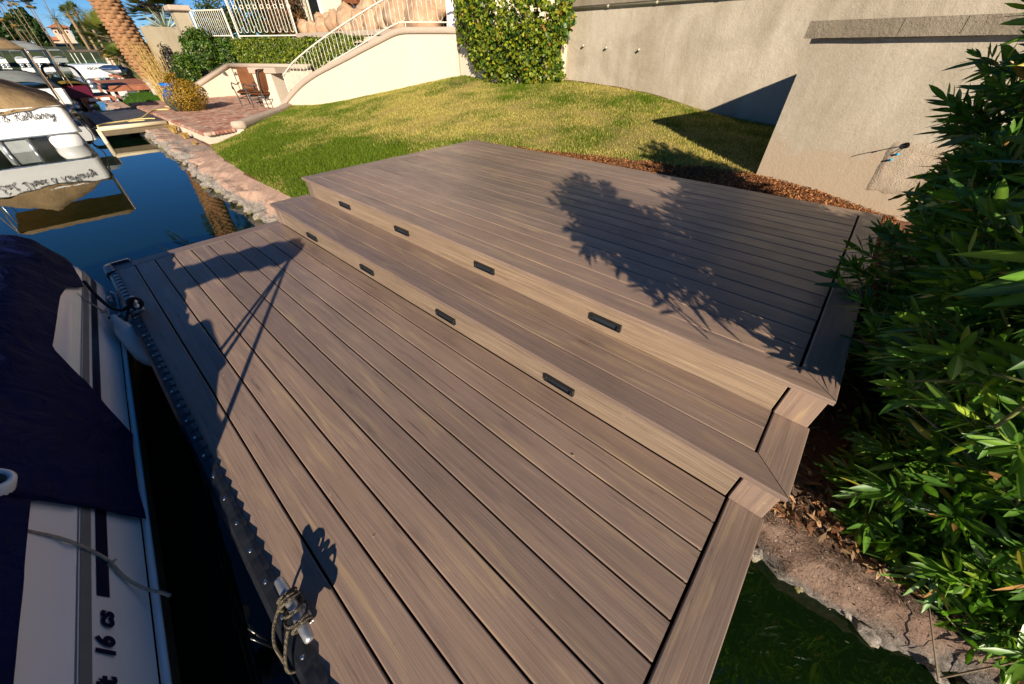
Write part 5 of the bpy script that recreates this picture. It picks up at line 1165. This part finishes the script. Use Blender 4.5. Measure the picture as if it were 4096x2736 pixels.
date_palm(dp, -20.4, 4.20, -.15, 6.7, .31, .43, 44, 3.5, 41, (-.1, -.55), (54, 300), 40, elmin=.05)
def fan_palm(root, c, n, L, seed, cols, dead=0):
    rng = np.random.default_rng(seed); P, A, N, Ls, W, C_ = [], [], [], [], [], []
    st = MB()
    for k in range(n):
        el = rng.uniform(-.25, 1.4) if k >= dead else rng.uniform(-1.3, -.5); az = k*2.39996+rng.normal(0, .2); d = np.array([math.cos(az)*math.cos(el), math.sin(az)*math.cos(el), math.sin(el)]); hub = np.array(c)+d*L*.55
        st.tube([Vector(c), Vector(hub)], [.012*L, .007*L], 4, False); sd = np.cross(d, [0, 0, 1.]); sd /= np.linalg.norm(sd)+1e-9; upv_ = np.cross(sd, d)
        col = np.array(cols[rng.integers(0, len(cols))]) if k >= dead else np.array((.30, .20, .05))
        for j in range(17):
            a = (-1+2*j/16)*1.45; P.append(hub); A.append(d*math.cos(a)+sd*math.sin(a)+upv_*.10-np.array([0, 0, .12])*abs(a)); N.append(upv_); Ls.append(L*.5*rng.uniform(.85, 1.1)); W.append(L*.06); C_.append(col*rng.uniform(.7, 1.3))
    V, F, cc = leaf_mesh(*map(np.array, (P, A, N, Ls, W, C_)), OVAL_T, OVAL_F); tag(np_mesh('crown', V, F, M_FROND, root, cc, False, tuple(wl(root))), kind='stuff'); st.obj('leaf_stalk', M_STEM, root)
fp = empty('fan_palm', (-30.3, 4.35, -.1), 'low bright green fan palm behind the white boat', 'palm tree'); fan_palm(fp, (-31.2, 4.76, 1.2), 40, .72, 51, [(.10, .14, .02), (.16, .18, .03), (.06, .10, .02)]); MB().tube([(-31.2, 4.76, -.1), (-31.2, 4.76, 1.2)], .10, 10).obj('trunk', M_STEM, fp, True)
fp = empty('fan_palm', (-31, 4.2, -.1), 'yellow green fan palm with drooping golden dead leaves left of the palm trunk', 'palm tree'); fan_palm(fp, (-32.6, 5.05, 2.1), 70, 1.35, 53, [(.12, .14, .02), (.18, .18, .03), (.08, .11, .02)], 16); MB().tube([(-32.6, 5.05, -.1), (-32.6, 5.05, 2.1)], .12, 10).obj('trunk', M_STEM, fp, True)
fp = empty('fan_palm', (-24, 6.1, -.1), 'yellow green fan palm crown rising above the shaded garden wall', 'palm tree'); fan_palm(fp, (-24.9, 6.35, 2.95), 70, 1.35, 55, [(.16, .18, .02), (.24, .22, .03), (.10, .13, .02)], 8); MB().tube([(-24.9, 6.35, -.1), (-24.9, 6.35, 3)], .14, 10).obj('trunk', M_STEM, fp, True)
ag = empty('blue_yucca', (-20.6, 5.55, 2.2), 'spiky pale blue yucca above the shaded garden wall', 'plant')
rng = np.random.default_rng(3); n = 90; d = nrmz(rng.normal(0, 1, (n, 3))*np.array([1, 1, .5])+np.array([0, 0, .55])); V, F, cc = leaf_mesh(np.tile([-20.6, 5.55, 2.2], (n, 1)).astype(float), d, np.cross(d, rng.normal(0, 1, (n, 3))), rng.uniform(.6, .95, n), np.full(n, .05), np.array([.30, .36, .30])*rng.uniform(.7, 1.2, (n, 1)))
tag(np_mesh('spikes', V, F, M_FROND, ag, cc, False, (-20.6, 5.55, 2.2)), kind='stuff')
# ------------------------------------------------------------------ jetty and pontoon boat
M_GREYPLANK = simple('grey_plastic_plank', (.075, .072, .075), .6, var=.2, scale=6)
M_BEAM = simple('cream_pvc_beam', (.66, .56, .36), .5, var=.1, scale=3)
jt = empty('jetty', (-13.5, 1.9, -.1), 'small grey plank jetty with cream edge beam between the patio and pontoon boat', 'jetty')
for i in range(6): MB().bbox(-16.0, 1.06+i*.255, -.125, -11.35, 1.06+i*.255+.245, -.09, .006).obj('plank', M_GREYPLANK, jt)
MB().tube([(-11.28, .98, -.125), (-11.28, 2.5, -.125)], .055, 10).obj('edge_beam', M_BEAM, jt, True)
MB().bbox(-11.33, 1.0, -.30, -11.25, 2.45, -.185, .01).obj('fascia', simple('brown_fascia', (.14, .105, .06), .7), jt)
MB().tube([(-11.27, .98, -.12), (-11.20, .97, -.9)], .05, 10).obj('post', M_BEAM, jt, True); MB().tube([(-15.9, 1.05, -.1), (-15.9, 1.05, -.9)], .05, 8).obj('post', M_BEAM, jt, True)
hz = MB().tube(smooth_path([(-11.5, 1.02, -.07), (-11.9, 1.25, -.075), (-12.1, 1.7, -.075), (-12.35, 2.1, -.07), (-12.9, 2.45, .01), (-13.3, 2.7, .02), (-13.2, 3.0, .02), (-13.6, 3.2, .02), (-14.2, 3.1, .02)], 6), .022, 7).tube(smooth_path([(-11.75, 2.1, -.07), (-11.9, 1.75, -.07), (-12.2, 1.85, -.07), (-12.0, 2.2, -.06), (-11.8, 2.35, -.06)], 5), .016, 6)
tag(hz.obj('power_cord', simple('yellow_cord', (.62, .47, .20), .6), None, True), 'pale yellow shore power cord lying across the jetty and patio', 'cord')
PB = empty('pontoon_boat', (-14.4, -.65, ZW), 'white pontoon boat under khaki canvas with script name on its stern', 'boat')
XF = -11.4
def rrect(y0, y1, x0, x1, r, n=6):
    out = []
    for cx_, cy_, a0 in ((x1-r, y1-r, 0), (x0+r, y1-r, 90), (x0+r, y0+r, 180), (x1-r, y0+r, 270)):
        for k in range(n+1): a = math.radians(a0+90*k/n); out.append((cx_+r*math.cos(a), cy_+r*math.sin(a)))
    return out
pgn = rrect(-1.92, .64, -17.4, XF, .16); n = len(pgn)
b = MB(); rings = [(-.13, .0), (-.10, .012), (.05, .0), (.42, -.012), (.45, -.02)]
def scaled(off): return [(x+(off if x > -14 else -off), y+(off if y > -.6 else -off)) for x, y in pgn]
V = []; 
for z, o in rings: V += [(x, y, z) for x, y in scaled(o)]
b.add(V, [(i*n+k, i*n+(k+1) % n, (i+1)*n+(k+1) % n, (i+1)*n+k) for i in range(len(rings)-1) for k in range(n)]); b.obj('fence_panel', M_WHITE2, PB, True)
b = MB(); V = [(x, y, -.155) for x, y in scaled(.03)]+[(x, y, -.132) for x, y in scaled(.03)]; b.add(V, [(k, (k+1) % n, n+(k+1) % n, n+k) for k in range(n)]+[tuple(range(n))[::-1], tuple(range(n, 2*n))]); b.obj('deck_edge', M_ALU, PB)
for yc in (-1.55, .27):
    MB().tube([(XF+.02, yc, -.30), (XF-.02, yc, -.30), (XF-.14, yc, -.32), (XF-.6, yc, -.36), (-17.2, yc, -.36)], [.02, .27, .32, .33, .33], 20).obj('pontoon', M_WHITE2, PB, True)
MB().bbox(XF-.5, -.95, -.6, XF-.05, -.35, -.16, .04).obj('motor_bracket', M_GREYCAN, PB)
for yc in (-.85, -.40): MB().tube([(XF-.03, yc, -.155), (XF-.03, yc-.04, -.7)], .03, 8).obj('ladder_rail', M_ALU, PB, True)
# canvas mooring cover
def pcover():
    V = []; K = 30; xs = np.linspace(XF+.035, -17.5, 26)
    for i, x in enumerate(xs):
        e = min(1, i/3.0); ridge = .62+.48*e
        for k in range(K):
            u = k/(K-1); y = -1.97+2.66*u; t = abs(u-.42)/.58; z = .40+(ridge-.40)*(1-min(1, t)**1.25)
            if i == 0: z = .36+.05*math.sin(u*9)+.06*abs(math.sin(u*4.2))
            if k in (0, K-1): z = .34
            z += noise.noise((x*1.4, y*3, 1))*.05+noise.noise((x*4+y*2, y*5, 3))*.018; V.append((x, y, z))
    F = [(i*K+k, (i+1)*K+k, (i+1)*K+k+1, i*K+k+1) for i in range(25) for k in range(K-1)]; return V, F
V, F = pcover(); mesh_obj('mooring_cover', V, F, M_KHAKI, PB, True)
def bimini(par, x0, x1, y0, y1, z0, z1, mat, foot, n=14):
    V = []; xs = np.linspace(x0, x1, 9)
    for i, x in enumerate(xs):
        for k in range(n):
            u = -1+2*k/(n-1); tq = abs((x-(x0+x1)/2)/(x1-x0)*2); z = z1-(z1-z0)*max(abs(u)**7, tq**3)+.015*math.cos(i*math.pi/2)
            V.append((x, (y0+y1)/2+u*(y1-y0)/2, z))
    m = len(V); V += [(x, y, z-.012) for x, y, z in V]
    F = [(i*n+k, (i+1)*n+k, (i+1)*n+k+1, i*n+k+1) for i in range(8) for k in range(n-1)]; F += [tuple(m+j for j in f[::-1]) for f in F]
    mesh_obj('bimini_top', V, F, mat, par, True)
    for y in (y0+.02, y1-.02):
        for x in (x0, x0+(x1-x0)*.4, x1):
            MB().tube([(x, y, z0+.01), (foot, y, .42)], .018, 6).obj('bimini_bow', M_ALU, par, True)
        MB().tube([(x0, y, z0), (x0+1.0, y, .45)], .012, 6).obj('bimini_strap', M_KHAKI, par)
bimini(PB, -12.5, -15.0, -1.95, .70, 1.56, 1.86, M_KHAKI, -13.6)
# script name on the stern
GL = {'E': (.55, [[(.45, .85), (.3, 1.0), (.1, .9), (.12, .65), (.3, .55), (.1, .45), (.0, .2), (.15, 0), (.35, .02), (.5, .2)]]), 'a': (.58, [[(.42, .42), (.25, .5), (.08, .35), (.05, .12), (.15, 0), (.3, .1), (.42, .42), (.38, .1), (.48, .0), (.58, .12)]]),
      't': (.42, [[(.2, .95), (.12, .3), (.15, .02), (.28, 0), (.38, .15)], [(.0, .62), (.35, .66)]]), ',': (.3, [[(.08, .05), (.1, -.05), (.02, -.18)]]), 'D': (.8, [[(.25, .92), (.15, .05), (.0, .1), (.3, .0), (.6, .25), (.62, .7), (.4, 1.0), (.05, .95), (-.1, .75)]]),
      'r': (.44, [[(.0, .1), (.1, .45), (.14, .55), (.2, .42), (.32, .42), (.28, .12), (.36, 0), (.46, .12)]]), 'i': (.26, [[(.0, .1), (.1, .45), (.06, .1), (.14, 0), (.24, .12)], [(.13, .66), (.15, .70)]]), 'n': (.45, [[(.0, .1), (.08, .45), (.04, 0)], [(.05, .25), (.2, .48), (.28, .4), (.24, .1), (.32, 0), (.42, .12)]]),
      'k': (.45, [[(.12, .95), (.03, 0)], [(.3, .48), (.07, .25), (.2, .2), (.3, 0), (.42, .12)]]), '&': (.66, [[(.58, .0), (.16, .7), (.2, .93), (.36, .9), (.34, .7), (.05, .35), (.1, .03), (.3, .0), (.52, .32)]]), ' ': (.35, []),
      'R': (.70, [[(.2, .95), (.08, 0)], [(.0, .82), (.19, .98), (.44, 1.02), (.58, .85), (.46, .60), (.14, .50)], [(.22, .50), (.40, .16), (.56, .0), (.70, .1)]]), 'e': (.40, [[(.05, .20), (.32, .33), (.25, .5), (.1, .42), (.05, .18), (.15, 0), (.38, .14)]]),
      'M': (.82, [[(-.05, .0), (.08, .5), (.18, 1.0)], [(.18, 1.0), (.26, .5), (.32, .1)], [(.32, .1), (.45, .6), (.58, 1.0)], [(.58, 1.0), (.60, .4), (.66, .02), (.80, .1)]]), 'y': (.45, [[(.0, .45), (.05, .15), (.18, .08), (.32, .45), (.22, -.2), (.08, -.4), (-.02, -.3), (.3, 0), (.42, .12)]])}
M_INK = simple('black_lettering', (.02, .014, .014), .5)
b = MB(); xx = 0.0; txt = 'Eat, Drink & ReMarry'; tot = sum(GL[c][0] for c in txt); sx_, sy_ = .188, .20; yend = .37
for ch in txt:
    adv, strokes = GL[ch]
    for s in strokes:
        pth = smooth_path([(XF+.018, yend-(tot-(xx+px+py*.18))*sx_, .205+py*sy_) for px, py in s], 5) if len(s) > 2 else [Vector((XF+.018, yend-(tot-(xx+px+py*.18))*sx_, .205+py*sy_)) for px, py in s]
        m_ = len(pth); b.tube(pth, [.0045+.003*abs(math.sin(i*.35)) for i in range(m_)], 5)
    xx += adv
b.obj('lettering', M_INK, PB)
MB().tube(smooth_path([(-11.6, .62, .45), (-11.5, .72, .1), (-11.4, .85, -.1), (-11.3, .98, -.06)], 6), .012, 6).tube(smooth_path([(-11.5, .70, .2), (-11.35, .8, -.2), (-11.3, .72, -.4)], 5), .012, 6).obj('mooring_line', M_BLACKROPE, PB, True)

# ------------------------------------------------------------------ neighbouring boats and docks
def small_pontoon(name, label, x0, x1, y0, y1, zc, hullm, covm, bim=None, h=.55, group=None):
    t = empty(name, ((x0+x1)/2, (y0+y1)/2, ZW), label, 'boat', group)
    MB().bbox(x1, y0, -.12, x0, y1, -.12+h, .06).obj('hull', hullm, t)
    for yc in (y0+.35, y1-.35): MB().tube([(x0, yc, -.36), (x1, yc, -.36)], .28, 12).obj('pontoon', M_ALU, t, True)
    V = []; K = 12; xs = np.linspace(x0+.02, x1-.02, 10)
    for i, x in enumerate(xs):
        e = math.sin(math.pi*(i+.6)/10.2)**.4
        for k in range(K): u = k/(K-1); V.append((x, y0-.03+(y1-y0+.06)*u, -.12+h-.06+(zc+.12-h+.06)*e*(1-abs(2*u-1)**3)+noise.noise((x*2, u*5, 1))*.05*e))
    mesh_obj('cover', V, [(i*K+k, (i+1)*K+k, (i+1)*K+k+1, i*K+k+1) for i in range(9) for k in range(K-1)], covm, t, True)
    if bim: bimini(t, *bim)
    return t
M_MAROON = simple('maroon_hull', (.10, .012, .03), .25); M_YELLOW = canvas('mustard_canvas', (.22, .15, .02)); M_BLUECAN = canvas('blue_canvas', (.02, .05, .13))
g2 = small_pontoon('covered_boat', 'grey covered boat with grey bimini moored beyond the khaki pontoon', -19.6, -25.5, -1.3, 1.15, .98, M_WHITE2, M_GREYCAN, (-20.6, -23.2, -1.3, 1.45, 1.56, 1.84, M_GREYCAN, -21.9))
rb = small_pontoon('covered_boat', 'maroon speedboat with mustard canvas and curved frame beside the red dock', -21.9, -26.5, .9, 2.05, .62, M_MAROON, M_YELLOW, None, .5)
for x in (-22.1, -22.6): MB().tube(smooth_path([(x, 1.0, .35), (x-.15, 1.0, .95), (x-.15, 1.25, 1.08), (x-.15, 1.75, 1.05), (x-.1, 2.0, .9), (x, 2.05, .35)], 5), .035, 8).obj('tower_frame', M_BLACKMET, rb, True)
M_REDWOOD = simple('redwood_plank', (.34, .125, .065), .7, var=.25, scale=5)
dk = empty('redwood_dock', (-26, 3, -.1), 'stepped redwood dock beyond the palm trunk', 'dock')
for i in range(14): MB().bbox(-24.6+i*.205, 1.55, -.07, -24.6+i*.205+.195, 2.6, -.03, .004).obj('plank', M_REDWOOD, dk)
for i in range(26): MB().bbox(-29.2+i*.245, 2.75, .23, -29.2+i*.245+.235, 5.3, .27, .004).obj('plank', M_REDWOOD, dk)
MB().bbox(-24.9, 2.62, .09, -22.0, 2.9, .13, .004).obj('stair_tread', M_REDWOOD, dk); MB().bbox(-22.95, 2.72, .05, -22.85, 5.3, .228, .004).obj('fascia', M_REDWOOD, dk); MB().bbox(-21.72, 1.5, -.20, -21.66, 2.65, -.035, .004).obj('fascia', M_REDWOOD, dk)
for x, y in ((-23, 2.9), (-23, 4.2), (-23, 5.2), (-26, 2.9), (-29, 2.9), (-21.8, 1.6), (-24.4, 1.6)): MB().bbox(x-.06, y-.06, -1, x+.06, y+.06, .04 if y > 2.7 else -.075, .004).obj('post', M_REDWOOD, dk)
for x, y in ((-21.63, 1.75), (-21.63, 2.15)): MB().bbox(x, y, -.17, x+.05, y+.30, -.06, .01).obj('dock_pad', M_WHITE2, dk)
ab = small_pontoon('lettered_boat', 'white pontoon boat with small black name beyond the redwood dock', -43.0, -49, 3.35, 5.55, .72, M_WHITE2, M_WHITE2, None, .84)
text_mesh('ABOAT TIME', .23, M_INK, ab, (-42.985, 3.95, .42), (0, 1, 0), (0, 0, 1), 0, .003, .004)
bl = empty('covered_speedboat', (-32, 4.4, .2), 'small speedboat under a navy blue cover parked on the redwood dock', 'boat')
b = MB(); st = [(-29.9, .03, .62), (-30.3, .28, .45), (-31.2, .5, .34), (-33.0, .58, .32), (-34.0, .55, .34)]; V = []; 
for x, hw, zk in st:
    for yy, zz in ((-hw, .72), (-hw*.8, .55), (0, zk), (hw*.8, .55), (hw, .72)): V.append((x, 4.35+yy, zz))
b.add(V, [(i*5+k, (i+1)*5+k, (i+1)*5+k+1, i*5+k+1) for i in range(4) for k in range(4)]+[tuple(range(20, 25))]); b.obj('hull', M_WHITE2, bl, True)
V = []
for x, hw, zk in st:
    for u in np.linspace(-1, 1, 9): V.append((x+.02, 4.35+u*(hw+.04), .68+.16*(1-abs(u)**2.5)))
mesh_obj('cover', V, [(i*9+k, (i+1)*9+k, (i+1)*9+k+1, i*9+k+1) for i in range(4) for k in range(8)], M_BLUECAN, bl, True)
MB().bbox(-31.6, 4.0, .26, -31.4, 4.7, .40, .01).bbox(-33.4, 4.0, .26, -33.2, 4.7, .38, .01).obj('cradle', M_REDWOOD, bl)

# neighbour's lawn and the shore running away to the left
M_FARGRASS = simple('far_turf', (.045, .085, .012), .95, var=.35, scale=1.5); M_FARTURF = simple('opposite_turf', (.035, .052, .014), .95, var=.4, scale=.15)
def hmesh(name, x0, x1, y0, y1, nx_, ny_, fz, mat, kind='structure'):
    X, Y = np.meshgrid(np.linspace(x0, x1, nx_), np.linspace(y0, y1, ny_), indexing='ij'); Z = fz(X, Y); idx = np.arange(nx_*ny_).reshape(nx_, ny_)
    F = np.stack([idx[:-1, :-1], idx[1:, :-1], idx[1:, 1:], idx[:-1, 1:]], -1).reshape(-1, 4); return tag(np_mesh(name, np.stack([X, Y, Z], -1).reshape(-1, 3), F, mat, None, None, True), kind=kind)
hmesh('neighbour_lawn', -23.0, -17.0, 2.35, 9, 40, 40, lambda X, Y: np.clip((Y-2.35)*1.2, 0, 1)*.62-.66+np.clip(-X-22, 0, 1)*-.3+(vnoise(X, Y, 2, 3)-.5)*.05, M_FARGRASS)
m_ = 9000; x = RNG.uniform(-22.6, -17.0, m_); y = RNG.uniform(2.75, 5.2, m_); z = np.clip((y-2.35)*1.2, 0, 1)*.62-.66
a = RNG.uniform(0, 6.28, m_); s_ = np.stack([-np.sin(a), np.cos(a), np.zeros(m_)], 1)*.012; P0 = np.stack([x, y, z], 1); tp = P0+np.stack([np.cos(a)*.03, np.sin(a)*.03, RNG.uniform(.03, .06, m_)], 1)
tag(np_mesh('neighbour_grass', np.stack([P0-s_, P0+s_, tp], 1).reshape(-1, 3), np.arange(m_*3).reshape(-1, 3), M_GRASS, None, np.repeat(np.array([.055, .13, .010])*RNG.uniform(.7, 1.3, (m_, 1)), 3, 0)), 'bright green mown lawn of the neighbour behind the palm base', 'lawn', kind='stuff')
hmesh('far_shore', -420, -23.2, 5.4, 120, 90, 50, lambda X, Y: -.9+np.clip((Y-5.4-np.clip((-X-60)*.0, 0, 9))*.8, 0, 1)*.75+np.clip((Y-8)*.08, 0, 3), M_FARGRASS)
hmesh('opposite_shore', -420, -128, -90, 60, 60, 60, lambda X, Y: -1.0+np.clip((-X-130+4*np.sin(Y*.11))*.10, 0, 1)*2.6+np.clip((-X-160)*.03, 0, 2.5), M_FARTURF)

# ------------------------------------------------------------------ far trees, palms, villas
TREES = [(-214, 3.2, 8.2, 2.6, 4.6, 'far round tree above the bimini at the left margin'), (-212, 7.0, 7.2, 2.4, 5.0, 'far dark tree behind the tall palms, second from the left'), (-210, 9.6, 6.2, 1.9, 4.2, 'far dark tree directly left of the villa tower'), (-208, 11.3, 5.0, 1.2, 3.2, 'far low tree touching the villa tower'), (-206, 21.0, 4.8, 1.9, 3.4, 'far dark tree right of the villa tower'), (-200, 23.2, 5.4, 2.6, 4.2, 'far tree between the tower and the palm trunk'), (-216, -2, 7, 3, 4.6, 'far tree at the extreme left'), (-190, 27.5, 6.5, 3.4, 5.0, 'far tree behind the fan palms')]
for i, (x, y, z, ry, rz, lb) in enumerate(TREES):
    r = empty('broadleaf_tree', (x, y, 1.0), lb, 'tree', 'trees on the far shore')
    def fn(rng, n, c=(x, y, z), R=(2.5, ry, rz), sd=i):
        k = rng.integers(0, 9, n); cs = np.random.default_rng(sd).normal(0, .48, (9, 3)); d = nrmz(rng.normal(0, 1, (n, 3))); return np.array(c)+(cs[k]+d*.55*rng.uniform(.7, 1, (n, 1)))*np.array(R), d
    leafy('crown', r, fn, 2600, (.5, .95), [(.016, .04, .010), (.03, .065, .012), (.05, .085, .016)], [.4, .4, .2], 1, 60+i, asp=.8)
    MB().tube([(x, y, .8), (x, y, z-rz*.3)], [.3, .18], 8).obj('trunk', M_STEM, r, True)
WASH = [(-195, 4.2, 9.7, 4.2), (-195, 5.9, 13.6, 5.6), (-195, 5.9, 8.2, 6.4), (-195, 6.6, 14.0, 7.3), (-195, 8.0, 12.8, 8.0), (-195, 9.1, 13.2, 8.8), (-195, 11.5, 12.7, 11.5), (-195, 12.1, 12.4, 11.8), (-190, 15.3, 14.2, 13.9), (-180, 17.5, 9.9, 18.6), (-180, 19.4, 10.8, 19.0), (-186, 18.4, 10.4, 19.2)]
WL = ['leftmost tall thin palm on the far shore', 'second tall thin palm from the left margin', 'short thin palm among the left group', 'fourth tall thin palm from the left', 'tall thin palm in the middle of the left group', 'tall thin palm closing the left group', 'left one of the crossed pair of thin palms', 'right one of the crossed pair of thin palms', 'lone thin palm whose trunk crosses the villa tower', 'thin palm right of the tower, leaning left', 'tallest thin palm right of the tower', 'thin palm between two others right of the tower']
for i, (x, y, zt_, yb_) in enumerate(WASH):
    r = empty('thin_palm', (x, yb_, 1.0), WL[i], 'palm tree', 'thin palms on the far shore')
    MB().tube([(x, yb_, .8), (x, yb_+(y-yb_)*.5, zt_*.5), (x, y, zt_)], [.15, .115, .095], 8).obj('trunk', simple('thin_trunk', (.19, .13, .08), .9), r, True)
    fan_palm(r, (x, y, zt_+.1), 30, 1.7, 70+i, [(.05, .075, .012), (.09, .11, .02), (.03, .05, .01)], 5)
DPS = [(-145, 11.7, 8.0, 'pale feathery date palm left of the tower roof'), (-145, 14.4, 9.2, 'tall feathery date palm above the tower roof'), (-146, 15.8, 9.9, 'highest feathery date palm right of the tower'), (-144, 17.0, 8.6, 'feathery date palm in the middle of the right group'), (-143, 18.8, 7.9, 'feathery date palm closest to the big trunk'), (-146, 15.1, 7.0, 'low feathery date palm with pale grey fronds')]
for i, (x, y, z, lb) in enumerate(DPS):
    r = empty('feather_palm', (x, y, .5), lb, 'palm tree', 'date palms on the far shore'); date_palm(r, x, y, .5, z-.8, .22, .24, 30, 2.3, 90+i, (0, 0), (10, 24), 16, trunkcol=((.26, .18, .10), (.26, .18, .10)))
M_ROOF = simple('terracotta_roof', (.42, .17, .09), .85, var=.25, scale=3)
M_PEACH = simple('peach_stucco', (.66, .47, .35), .9, var=.05, scale=1)
tw_ = empty('villa_tower', (-250, 19, 1.5), 'peach villa with square tower and tiled hip roof on the far shore', 'house')
MB().bbox(-252, 16.9, 1.5, -247.5, 21.6, 8.7, .03).obj('tower_wall', M_PEACH, tw_)
MB().add([(-253, 15.6, 8.7), (-246.4, 15.6, 8.7), (-246.4, 22.9, 8.7), (-253, 22.9, 8.7), (-249.7, 19.2, 10.2)], [(0, 1, 4), (1, 2, 4), (2, 3, 4), (3, 0, 4), (3, 2, 1, 0)]).obj('tower_roof', M_ROOF, tw_)
def arch_win(y, z, w_, h):
    P = [(-247.47, y-w_/2, z), (-247.47, y+w_/2, z)]+[(-247.47, y+w_/2*math.cos(a), z+h-w_/2+w_/2*math.sin(a)) for a in [math.pi*k/8 for k in range(9)]]
    MB().prism([(p[0]+.03, p[1], p[2]) for p in P], (-.10, 0, 0)).obj('arched_window', M_GLASSD, tw_)
arch_win(18.6, 6.9, 1.0, 1.3); arch_win(17.4, 7.2, .45, .6); arch_win(20.6, 7.2, .5, .6); arch_win(18.3, 2.9, .5, 2.0)
MB().bbox(-252, 11.5, 1.5, -248, 16.9, 5.0, .03).obj('wing_wall', M_PEACH, tw_); MB().prism([(-252.5, 11, 5.01), (-247.3, 11, 5.01), (-250, 11, 6.1)], (0, 6.0, 0)).obj('wing_roof', M_ROOF, tw_); MB().bbox(-247.99, 14.0, 2.6, -247.9, 16.0, 4.2, .01).obj('wing_window', M_GLASSD, tw_)
lh = empty('far_house', (-232, 1, 1.5), 'dark shaded house with terracotta roof at the left margin of the far shore', 'house')
MB().bbox(-236, -3, 1.5, -229, 3.6, 6.2, .03).obj('wall', M_PEACH, lh); MB().add([(-237, -4, 6.2), (-228, -4, 6.2), (-228, 4.6, 6.2), (-237, 4.6, 6.2), (-232.5, -1, 8.2), (-232.5, 1.8, 8.2)], [(0, 1, 4), (1, 2, 5, 4), (2, 3, 5), (3, 0, 4, 5), (3, 2, 1, 0)]).obj('roof', M_ROOF, lh); MB().bbox(-228.99, .8, 4.2, -228.9, 3.0, 5.6, .01).obj('window', M_GLASSD, lh)
FB = [(-126, -1.0, .9, 'white', 'far white boat at the left margin'), (-124, 1.6, 1.2, 'white', 'far white boat just right of the khaki bimini pole'), (-122, 4.2, 1.6, 'white', 'far white boat below the grey bimini'), (-120, 6.8, 1.5, 'grey', 'far grey boat with wire canopy near the far lawn')]
for i, (x, y, w_, c_, lb) in enumerate(FB):
    t = small_pontoon('far_boat', lb, x, x-6, y-w_/2, y+w_/2+.4, .9, M_WHITE2 if c_ == 'white' else M_GREYCAN, M_WHITE2 if i < 3 else M_GREYCAN, (x-.5, x-4, y-w_/2, y+w_/2+.4, 1.7, 1.95, M_GREYCAN if i % 2 else M_BLUECAN, x-2.4), .7, 'boats moored along the far shore')
sh = empty('boat_shelter', (-71, 7, ZW), 'brown flat roofed boat shelter on thin posts left of the fan palms', 'shelter')
MB().bbox(-75, 5.6, 1.45, -69.5, 9.4, 1.68, .03).obj('roof', simple('brown_roof', (.10, .075, .06), .9), sh)
for x, y in ((-69.7, 5.75), (-69.7, 6.3), (-69.7, 7.2), (-69.7, 8.4), (-74.8, 5.75), (-74.8, 8.4)): MB().tube([(x, y, -.8), (x, y, 1.45)], .035, 6).obj('post', M_WHITE2, sh)
tag(MB().bbox(-71, 8.3, -.5, -69.9, 8.9, 1.44, .02).obj('shelter_pillar', M_PEACH), 'pale stucco pillar at the right end of the boat shelter', 'pillar')

# small bits blown onto the deck
x = RNG.uniform(.2, 4.6, 26); y = np.where(RNG.random(26) < .6, RNG.uniform(.15, 1.35, 26), RNG.uniform(1.9, 4.3, 26)); z = np.where(y < 1.42, .003, ZT+.003)
db = chips('deck_debris', np.stack([x, y, z], 1), (.003, .009), [(.40, .34, .28), (.24, .16, .09), (.45, .41, .36)], M_CHIP, 'tiny leaf bits and pale specks scattered on the deck boards', 'debris')

bd = MB().bbox(-.17, -.022, -.011, .17, .022, .011, .003)
o = mesh_obj('weathered_board', bd.v, bd.f, simple('grey_weathered_wood', (.26, .20, .15), .9, var=.35, scale=40)); o.location = (5.46, 1.83, -.215); o.rotation_euler = (.10, .16, -.65); WLOC[o.name] = Vector((5.46, 1.83, -.215))
tag(o, 'short grey weathered board lying on the bank beneath the low oleanders', 'board')
